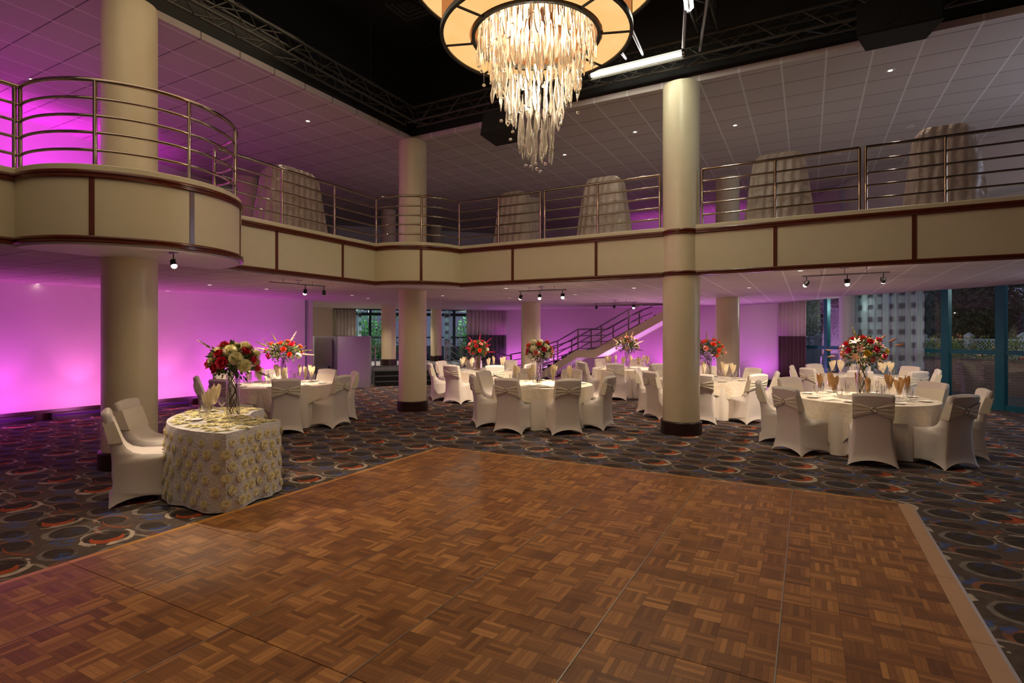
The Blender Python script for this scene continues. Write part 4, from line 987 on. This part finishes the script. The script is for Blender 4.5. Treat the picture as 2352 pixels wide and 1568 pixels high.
for x, c_, p in ((-10.7, MAG, 44), (-8.55, MAG, 50), (-5.9, MAG, 50), (-4.4, MAG, 56), (-2.75, PURP, 40), (-1.3, PURP, 46)):
    ledbar(x, 19.75, 0, 180, 'black LED bar at the foot of the purple back wall', ln=.9)
    light('SPOT', 'led_wash', (x, 19.2, .12), p*1.0, c_, None, (x, 20.02, 1.2), .12, cone=100, blend=1.0); light('AREA', 'led_spill', (x, 19.0, .3), 34, (.80, .30, .85), None, (x, 12.5, 2.7), .5)
for x, y, p in ((-12.75, 3.6, 120), (-12.9, 5.6, 90), (-12.2, 1.2, 120)):
    ledbar(x-.2, y, 3.45, 97, 'LED bar washing the upper wall magenta on the balcony', True, 1.0)
    light('SPOT', 'led_wash', (x, y, 3.6), p*3.2, (.80, .03, .86), None, (x-.65, y, 5.2), .1, cone=110, blend=1)
for x in (-5.3, -3.7, -2.4): ledbar(x, 19.6, 3.45, 180, 'magenta LED bar on the balcony floor by the back wall', True, 1.3); light('SPOT', 'led_wash', (x, 19.2, 3.6), 60, MAG, None, (x, 20, 4.8), .1, cone=110, blend=1)
# fluorescent battens on the rig
def batten(a, b, label, n=1):
    a, b = Vector(a), Vector(b); t = thing('fluorescent_batten', label, 'fluorescent light', (a+b)/2); o = Vector(t.location); d = (b-a).normalized(); s_ = d.cross(Vector((0, 0, 1))).normalized()
    mb = MB(); 
    for k in range(n): 
        q = s_*(.075*(k-(n-1)/2)); mb2 = MB(); mb2.tube([a-o+q+d*.03, b-o+q-d*.03], .024 if n > 1 else .034, 12); mb2.build('tube', M['tube'], t)
    mb.grid([[tuple(p+s_*u+Vector((0, 0, v))) for u, v in ((-.06, .04), (.06, .04), (.05, .09), (-.05, .09), (-.06, .04))] for p in (a-o, b-o)]); mb.build('housing', M['black2'], t, smooth=False)
    mb = MB()
    for p in (a-o, b-o): mb.tube([p-d*.02, p+d*.02], .045, 10)
    mb.build('end_cap', M['satin'], t)
    light('AREA', 'batten_light', (0, 0, -.06), 14*n, COOL, t, size=(b-a).length, sizey=.06).rotation_euler = (0, 0, math.atan2(d.y, d.x))
batten((-3.27, 8.87, 6.1), (-1.72, 8.86, 6.1), 'bright fluorescent tube hanging from the dark rig beside the chandelier')
batten((-1.47, 7.99, 6.27), (-1.34, 6.9, 6.35), 'pair of fluorescent tubes cut off by the top of the picture', 2)

# ------------------------------------------------------------------ chandelier
CX, CY, ZL, ZH, RO_, RI_, RU = -2.63, 5.42, 4.94, 5.60, 1.04, .70, 1.40
ch = thing('chandelier', 'two-tier amber drum chandelier with cascading blown glass drops', 'chandelier', (CX, CY, ZL))
def ringseg(r0, r1, z0, z1, a0, a1, n=10):
    mb = MB(); rows = []
    for r_, z in ((r0, z0), (r1, z0), (r1, z1), (r0, z1), (r0, z0)): rows.append([(r_*math.cos(R(a0+(a1-a0)*k/n)), r_*math.sin(R(a0+(a1-a0)*k/n)), z) for k in range(n+1)])
    mb.grid(rows); return mb
off = 20
for k in range(8):
    a0 = off+45*k
    ringseg(RI_+.03, RO_-.03, 0, .012, a0+.6, a0+44.4).build('amber_panel', M['amber'], ch); ringseg(RO_+.03, RU-.03, ZH-ZL, ZH-ZL+.012, a0+.6, a0+44.4).build('amber_panel', M['amber'], ch)
    ringseg(RO_-.022, RO_-.010, .03, ZH-ZL, a0+.6, a0+44.4).build('drum_panel', M['amberside'], ch); ringseg(RU-.022, RU-.010, ZH-ZL+.03, ZH-ZL+.6, a0+.6, a0+44.4).build('drum_panel', M['amberside'], ch)
    mb = MB()
    for r0, r1, z in ((RI_, RO_, 0), (RO_, RU, ZH-ZL)): mb.box(r0, r1, -.014, .014, z-.012, z+.02, Matrix.Rotation(R(a0), 4, 'Z'))
    for rr, z0, z1 in ((RO_-.012, 0, ZH-ZL), (RU-.012, ZH-ZL, ZH-ZL+.6)): mb.box(rr-.008, rr+.012, -.010, .010, z0, z1, Matrix.Rotation(R(a0), 4, 'Z'))
    mb.build('rib', M['black2'], ch, smooth=False)
for r_, z, w_, h_ in ((RI_, 0, .03, .05), (RO_, 0, .028, .05), (RU, ZH-ZL, .028, .05), (RU, ZH-ZL+.6, .028, .05), (RO_, ZH-ZL, .02, .03)):
    mb = ringseg(r_-w_, r_+w_*.3, z-.02, z-.02+h_, 0, 360, 64); mb.build('ring', M['black2'], ch)
mb = MB(); mb.lathe([(.03, .3), (.03, 7.6-ZL)], 12); mb.build('hanging_rod', M['black2'], ch)
for k in range(3):
    a = 2*PI*k/3; mb = MB(); mb.tube([(0, 0, .75), (1.35*math.cos(a), 1.35*math.sin(a), .75)], .015, 6); mb.build('arm', M['black2'], ch)
mb = MB(); mb.lathe([(.02, .50), (.64, .50), (.64, .53), (.02, .53)], 40, cap=False); mb.build('drop_plate', M['chrome'], ch)
def drop_mesh(kind):
    mb = MB()
    if kind == 0: pr = [(.004, 0), (.007, -.05), (.020, -.16), (.011, -.26), (.021, -.36), (.012, -.43), (.002, -.46)]
    elif kind == 1: pr = [(.004, 0), (.010, -.08), (.016, -.17), (.026, -.33), (.020, -.42), (.002, -.46)]
    else: pr = [(.004, 0), (.012, -.06), (.017, -.16), (.013, -.28), (.018, -.36), (.010, -.43), (.001, -.47)]
    sm_ = []; 
    for i in range(len(pr)-1):
        for q in range(3): u = q/3; u2 = u*u*(3-2*u); sm_.append((pr[i][0]+(pr[i+1][0]-pr[i][0])*u2, pr[i][1]+(pr[i+1][1]-pr[i][1])*u))
    sm_.append(pr[-1]); rows = []
    for i, (r_, z) in enumerate(sm_): tw = z*7; rows.append([(r_*(1+.32*math.cos(2*(2*PI*a/10+tw)))*math.cos(2*PI*a/10), r_*(1+.32*math.cos(2*(2*PI*a/10+tw)))*math.sin(2*PI*a/10), z) for a in range(10)])
    mb.grid(rows, True, flip=True); return mb
DM = [mesh_of(drop_mesh(k), 'glass_drop', M['crystal']) for k in range(3)]
bb = MB(); bb.ball((0, 0, 0), .021, 12, 8, .72); BMesh = mesh_of(bb, 'glass_bead', M['crystal'])
rnd = random.Random(31); cnt = 0; far = MB()
def adddrop(r_, a, ztop, ln):
    """drops on the camera's side are parts of their own, the hidden rest is one part"""
    global cnt
    x, y = r_*math.cos(a), r_*math.sin(a); sx = ln/.46
    towards = (x*-CX+y*-CY) > -.12
    if towards and cnt < 100:
        o = bpy.data.objects.new('glass_drop', DM[cnt % 3]); C.objects.link(o); o.parent = ch; o.location = (x, y, ztop); o.rotation_euler = (rnd.uniform(-.05, .05), rnd.uniform(-.05, .05), rnd.uniform(0, 6)); o.scale = (1, 1, sx); cnt += 1
    else:
        src = DM[rnd.randint(0, 2)]; i = len(far.v); q = rnd.uniform(0, 6); c_, s_ = math.cos(q), math.sin(q)
        far.v += [(x+v.co.x*c_-v.co.y*s_, y+v.co.x*s_+v.co.y*c_, ztop+v.co.z*sx) for v in src.vertices]
        for p in src.polygons: far.face([i+a_ for a_ in p.vertices])
beads = []
for r_, n, z0, z1, ln in ((.18, 12, -.78, -.94, .46), (.10, 6, -.86, -.94, .46), (.30, 20, -.42, -.54, .46), (.40, 24, -.18, -.32, .46), (.48, 26, -.02, -.30, .46), (.62, 40, .36, .26, .60)):
    for k in range(n):
        a = 2*PI*(k+rnd.uniform(-.3, .3))/n; zt = rnd.uniform(z1, z0)+0; adddrop(r_*rnd.uniform(.94, 1.04), a, zt, ln*rnd.uniform(.9, 1.06))
        if rnd.random() < .42: beads.append((r_*rnd.uniform(.95, 1.1), a+.1, zt-ln*rnd.uniform(.7, 1.28)))
for r_, n, z0, ln in ((.60, 44, .50, .42), (.50, 34, .50, .45), (.36, 24, .50, .50)):
    for k in range(n): adddrop(r_, 2*PI*(k+rnd.uniform(-.3, .3))/n, z0-rnd.uniform(0, .12), ln)
o = far.build('glass_drop_mass', M['crystal'], ch); o['kind'] = 'stuff'
beads.append((.01, 0, -1.44))
for r_, a, z in beads[:70]:
    o = bpy.data.objects.new('glass_bead', BMesh); C.objects.link(o); o.parent = ch; o.location = (r_*math.cos(a), r_*math.sin(a), z)
mb = MB()
for r_, a, z in beads[:70:2]: mb.tube([(r_*math.cos(a), r_*math.sin(a), z), (r_*math.cos(a), r_*math.sin(a), .45)], .0012, 4)
o = mb.build('bead_wires', M['satin'], ch); o['kind'] = 'stuff'
for k in range(10):
    a = 2*PI*k/10; mb = MB(); mb.ball((.40*math.cos(a), .40*math.sin(a), .36), .04, 10, 7, 1.2); mb.build('bulb', M['lampbulb'], ch)
light('POINT', 'chandelier_glow', (0, 0, .22), 150, WARM, ch, size=.30)
light('POINT', 'chandelier_glow', (0, 0, -.55), 22, WARM2, ch, size=.22)

# ------------------------------------------------------------------ rig: trusses, speakers, vent, pipes
def truss(label, a, b, name='lighting_truss'):
    a, b = Vector(a), Vector(b); t = thing(name, label, 'truss', (a+b)/2, 0, 'black lighting trusses'); o = Vector(t.location); d = (b-a).normalized(); s_ = d.cross(Vector((0, 0, 1))).normalized(); L = (b-a).length
    cs = [s_*-.14, s_*.14, s_*.14+Vector((0, 0, .28)), s_*-.14+Vector((0, 0, .28))]
    for c_ in cs: mb = MB(); mb.tube([a-o+c_, b-o+c_], .022, 8); mb.build('chord', M['rig'], t)
    mb = MB(); n = int(L/.32)
    for k in range(n):
        p, q = a-o+d*(L*k/n), a-o+d*(L*(k+1)/n)
        for i in range(4):
            u, v = (i, (i+1) % 4) if k % 2 else ((i+1) % 4, i); mb.tube([p+cs[u], q+cs[v]], .010, 5, cap=False)
    mb.build('lacing', M['rig'], t)
    mb = MB(); pts = [a-o+d*(L*k/40)+cs[2]+Vector((0, 0, .03+.015*math.sin(k*1.9)))+s_*(.02*math.sin(k*2.3)) for k in range(41)]; mb.tube(pts, .009, 5); mb.build('cable', M['black'], t)
    mb = MB()
    for u in (.15, .5, .85): p = a-o+d*(L*u); mb.tube([p+Vector((0, 0, .28)), Vector((p.x, p.y, 7.6-o.z))], .008, 5)
    mb.build('hanger', M['rig'], t)
truss('black lattice truss along the balcony over the sweetheart table', (-7.25, 1.0, 6.05), (-7.25, 9.0, 6.05))
truss('black lattice truss running across above the fluorescent tube', (-7.25, 9.05, 6.05), (4.5, 9.05, 6.05))
truss('short black truss holding the paired fluorescent tubes', (-1.35, 3.5, 6.45), (-1.35, 8.85, 6.35))
def pipe(label, a, b, r_=.03, m='satin'):
    a, b = Vector(a), Vector(b); mb = MB(); mb.tube([Vector((0, 0, 0)), b-a], r_, 12); o = mb.build('rig_pipe', M[m]); o.location = a; tag(o, label, 'pipe', 'rig pipes'); return o
pipe('steel rig pipe below the paired tubes, the one closer to the chandelier', (-1.70, 8.76, 6.15), (-1.43, 7.6, 6.40)); pipe('long steel rig pipe slanting up behind the paired tubes', (-1.49, 8.98, 6.15), (-1.10, 7.5, 6.42))
pipe('steel rig pipe end showing under the chandelier rim', (-2.35, 8.95, 6.20), (-2.26, 7.2, 6.22)); pipe('second steel rig pipe end under the chandelier rim', (-2.61, 8.95, 6.20), (-2.68, 7.4, 6.22))
def speaker(label, loc, size, ang, tilt):
    t = thing('loudspeaker', label, 'loudspeaker', loc, 0, 'hanging loudspeakers'); t.rotation_euler = (R(tilt), 0, R(ang)); w_, d_, h_ = size; mb = MB()
    mb.prism([(-w_/2, -d_/2), (w_/2, -d_/2), (w_*.36, d_/2), (-w_*.36, d_/2)], -h_/2, h_/2); mb.build('cabinet', M['black'], t, smooth=False)
    mb = MB(); mb.box(-w_/2+.02, w_/2-.02, -d_/2-.012, -d_/2-.001, -h_/2+.02, h_/2-.02); mb.build('grille', M['black'], t, smooth=False)
    mb = MB(); mb.tube([(-.15, -d_/2-.012, 0), (-.15, -d_/2-.017, 0)], .15, 24); mb.build('woofer', M['black'], t)
    mb = MB(); 
    for s_ in (-.25, .25): mb.tube([(s_, 0, h_/2), (s_, 0, 7.72-loc[2])], .006, 5)
    mb.build('chain', M['black2'], t)
speaker('black loudspeaker hanging over the glass wall end of the balcony', (1.05, 8.85, 5.86), (.94, .40, .46), 0, -6)
speaker('black loudspeaker hanging behind the chandelier drops', (-4.95, 8.85, 5.52), (.72, .42, .46), 0, -14)
vt = thing('ceiling_vent', 'square black diffuser barely visible on the dark ceiling', 'vent', (-6.0, 7.4, 7.25)); mb = MB()
for k in range(4): 
    a = .3-.07*k; mb.grid([[(a, a, .02*k), (-a, a, .02*k), (-a, -a, .02*k), (a, -a, .02*k)], [(a-.03, a-.03, .02*k+.02), (-a+.03, a-.03, .02*k+.02), (-a+.03, -a+.03, .02*k+.02), (a-.03, -a+.03, .02*k+.02)]], True)
mb.build('louvres', M['black2'], vt, smooth=False); mb = MB(); mb.box(-.32, .32, -.32, .32, .09, .35); mb.build('duct_box', M['black'], vt, smooth=False)
pipe('dark conduit across the atrium ceiling', (-6.6, 8.6, 7.3), (-1.5, 7.0, 7.3), .04, 'black2'); pipe('dark duct pipe along the atrium ceiling', (-5.4, 3.0, 7.2), (-5.6, 9.3, 7.2), .09, 'black2')

# ================================================================== OUTSIDE
mb = MB(); mb.prism([(-.57, 20.2), (10.2, 9.43), (60, -4), (60, 60), (-60, 60), (-60, 16), (-16.4, 16), (-11.3, 20.2)], -.3, -.02); struct('ground_garden', mb, M['stone'])
def lane(s, t): return ((s+t)/2, (s-t)/2)            # s = x+y across, t = x-y along
mb = MB(); a, b = lane(24.3, -20), lane(24.3, 4); c_, d_ = lane(24.9, 4), lane(24.9, -20); mb.prism([a, b, c_, d_], -.1, .92); o = mb.build('brick_planter', M['brick'], smooth=False); tag(o, 'low brick planter wall outside the glass wall', 'planter')
mb = MB(); mb.prism([lane(24.25, -20), lane(24.25, 4), lane(24.95, 4), lane(24.95, -20)], .92, .96); mb.build('coping', M['stone'], o, smooth=False)
fn = thing('lattice_fence', 'white lattice-topped garden fence with capped posts behind the planter', 'fence', (*lane(27.2, -20), 0)); fo = Vector(fn.location)
for k in range(16):
    t0 = -28.5+k*2.1; p = Vector((*lane(27.2, t0), 0))-fo; mb = MB(); mb.box(-.09, .09, -.09, .09, -.1, 1.58, Matrix.Translation(p) @ Matrix.Rotation(R(-45), 4, 'Z')); po = mb.build('post', M['fence'], fn, smooth=False)
    mb = MB(); mb.lathe([(.15, 1.58), (.15, 1.62), (.02, 1.72), (.001, 1.72)], 4, (p.x, p.y, 0)); mb.build('post_cap', M['fence'], po, smooth=False)
    if k == 15: break
    q = Vector((*lane(27.2, t0+2.1), 0))-fo; d = (q-p).normalized(); mb = MB(); mb2 = MB(); L = (q-p).length; up = Vector((0, 0, 1))
    mb.prism([(p.x, p.y), (q.x, q.y), (q.x+.03, q.y+.03), (p.x+.03, p.y+.03)], .1, .98); mb.build('board_panel', M['fence'], fn, smooth=False)
    for z in (1.0, 1.48): mb2.tube([p+up*z, q+up*z], .035, 4)
    n = 14
    for i in range(-3, n+3):
        for sg in (1, -1):
            u0, u1 = L*i/n, L*i/n+sg*.46; z0_, z1_ = 1.0, 1.46
            if min(u0, u1) < 0 or max(u0, u1) > L: continue
            mb2.tube([p+d*u0+up*z0_, p+d*u1+up*z1_], .014, 4, cap=False)
    mb2.build('lattice_panel', M['fence'], fn, smooth=False)
def shrub(x, y, z, rx_, ry_, rz_, n, m, label, seed, lf=.07, flowers=None, name='garden_shrub', group=None):
    rnd = random.Random(seed); t = thing(name, label, 'shrub', (x, y, z), 0, group); mb = MB()
    cl = [(rnd.uniform(-.6, .6)*rx_, rnd.uniform(-.6, .6)*ry_, rz_*rnd.uniform(.3, .75)) for _ in range(7)]
    for k in range(n):
        c_ = rnd.choice(cl); d = Vector((rnd.gauss(0, 1), rnd.gauss(0, 1), rnd.gauss(.1, 1))).normalized(); rr = rnd.uniform(.3, 1)**.6; p = Vector((c_[0]+d.x*rx_*.5*rr, c_[1]+d.y*ry_*.5*rr, max(.02, c_[2]+d.z*rz_*.42*rr))); leaves(mb, p, d, rnd.uniform(.6, 1.3)*lf, lf*.28, rnd)
    o = mb.build('foliage', M[m], t, smooth=False); o['kind'] = 'stuff'
    mb = MB(); 
    for c_ in cl: mb.tube([(0, 0, 0), (c_[0]*.4, c_[1]*.4, c_[2]*.5), c_], [.03, .02, .01], 5)
    mb.build('stems', M['bark'], t)
    if flowers:
        mb = MB()
        for k in range(26):
            c_ = rnd.choice(cl); d = Vector((rnd.gauss(0, 1)-.6, rnd.gauss(0, 1)-.6, rnd.gauss(.3, 1))).normalized(); mb.ball((c_[0]+d.x*rx_*.5, c_[1]+d.y*ry_*.5, max(.05, c_[2]+d.z*rz_*.42)), .03, 6, 4)
        o = mb.build('blossoms', M[flowers], t); o['kind'] = 'stuff'
for i, (t0, h_, fl) in enumerate(((-19.3, .55, None), (-18.2, .75, 'yellow'), (-17.2, .7, None), (-16.1, .35, 'pinkp'), (-15.0, .65, None), (-13.8, .7, 'red'), (-12.6, .6, None))):
    x, y = lane(25.7, t0); shrub(x, y, .1, .85, .5, h_+.75, 1500, 'leafhedge', ['leafy garden shrub behind the brick planter', 'flowering garden shrub behind the brick planter'][fl is not None], 40+i, .075, fl, group=['green', 'flowering'][fl is not None]+' shrubs along the fence')
def tree(x, y, h_, r_, n, label, seed, m='leafdark', lf=.15):
    rnd = random.Random(seed); t = thing('garden_tree', label, 'tree', (x, y, -.1), 0, 'trees beyond the fence'); mb = MB(); mb.tube([(0, 0, 0), (.1, .05, h_*.3), (0, .1, h_*.55), (.1, 0, h_*.85)], [.16, .12, .08, .02], 8)
    cl = []
    for k in range(13):
        a = rnd.uniform(0, 6.28); rr = r_*rnd.uniform(.1, .75); z = h_*rnd.uniform(.22, .9); rr *= 1.15-abs(z/h_-.55); c_ = Vector((rr*math.cos(a), rr*math.sin(a), z)); cl.append(c_); mb.tube([(0, .05, z*.62), tuple(c_*.5+Vector((0, 0, z*.35))), tuple(c_)], [.06, .04, .015], 5)
    mb.build('trunk', M['bark'], t); mb = MB()
    for k in range(n*4):
        c_ = rnd.choice(cl); d = Vector((rnd.gauss(0, 1), rnd.gauss(0, 1), rnd.gauss(0, .8))).normalized(); rr = rnd.uniform(.05, 1)**.6*r_*.55; leaves(mb, c_+d*rr, (d+Vector((rnd.uniform(-1, 1), rnd.uniform(-1, 1), rnd.uniform(-1, .4)))).normalized(), rnd.uniform(.6, 1.3)*lf, lf*.26, rnd)
    o = mb.build('crown', M[m], t, smooth=False); o['kind'] = 'stuff'
tree(5.5, 24.0, 4.1, 1.9, 3600, 'dark bushy tree filling the widest window bay', 61); tree(3.9, 28.2, 3.4, 1.4, 3000, 'rounded dark tree beside the sheer curtain', 62); tree(8.6, 23.4, 5.4, 2.0, 3600, 'tall dark tree at the picture edge of the glass wall', 63)
tree(5.9, 29.5, 7.2, 1.6, 1300, 'tall sparse tree rising above the dark bushy ones', 64); tree(2.4, 34.0, 5.4, 2.2, 2600, 'dark tree seen through the squared sheer curtain', 65); tree(-.8, 32.0, 5.6, 2.4, 2600, 'dark tree seen past the two-tone silver and plum drape', 66)
for i, (x, y, h_, lb) in enumerate(((-16.6, 18.2, 2.5, 'bright green shrub outside the first entry window'), (-17.8, 18.4, 2.0, 'green shrub half hidden by the curtain outside the entry'), (-13.6, 21.2, 2.3, 'green shrub outside the entry window by the handrail'), (-12.6, 22.3, 1.9, 'green shrub outside behind the grey drape'))):
    shrub(x, y, 0, 1.1, 1.1, h_, 1500, 'leafgreen', lb, 80+i, .11)

for x, y, z, p, c_ in ((1.6, 19.2, 2.5, 90, (1, .95, .8)), (5.6, 17.6, 2.9, 75, (1, .95, .8)), (9.0, 14.4, 2.9, 60, (1, .95, .8)), (-16.4, 16.9, 2.6, 120, (.85, 1, .8)), (-13.4, 20.2, 2.6, 110, (.85, 1, .8))):
    light('POINT', 'garden_lamp', (x, y, z), p, c_, None, None, .2)
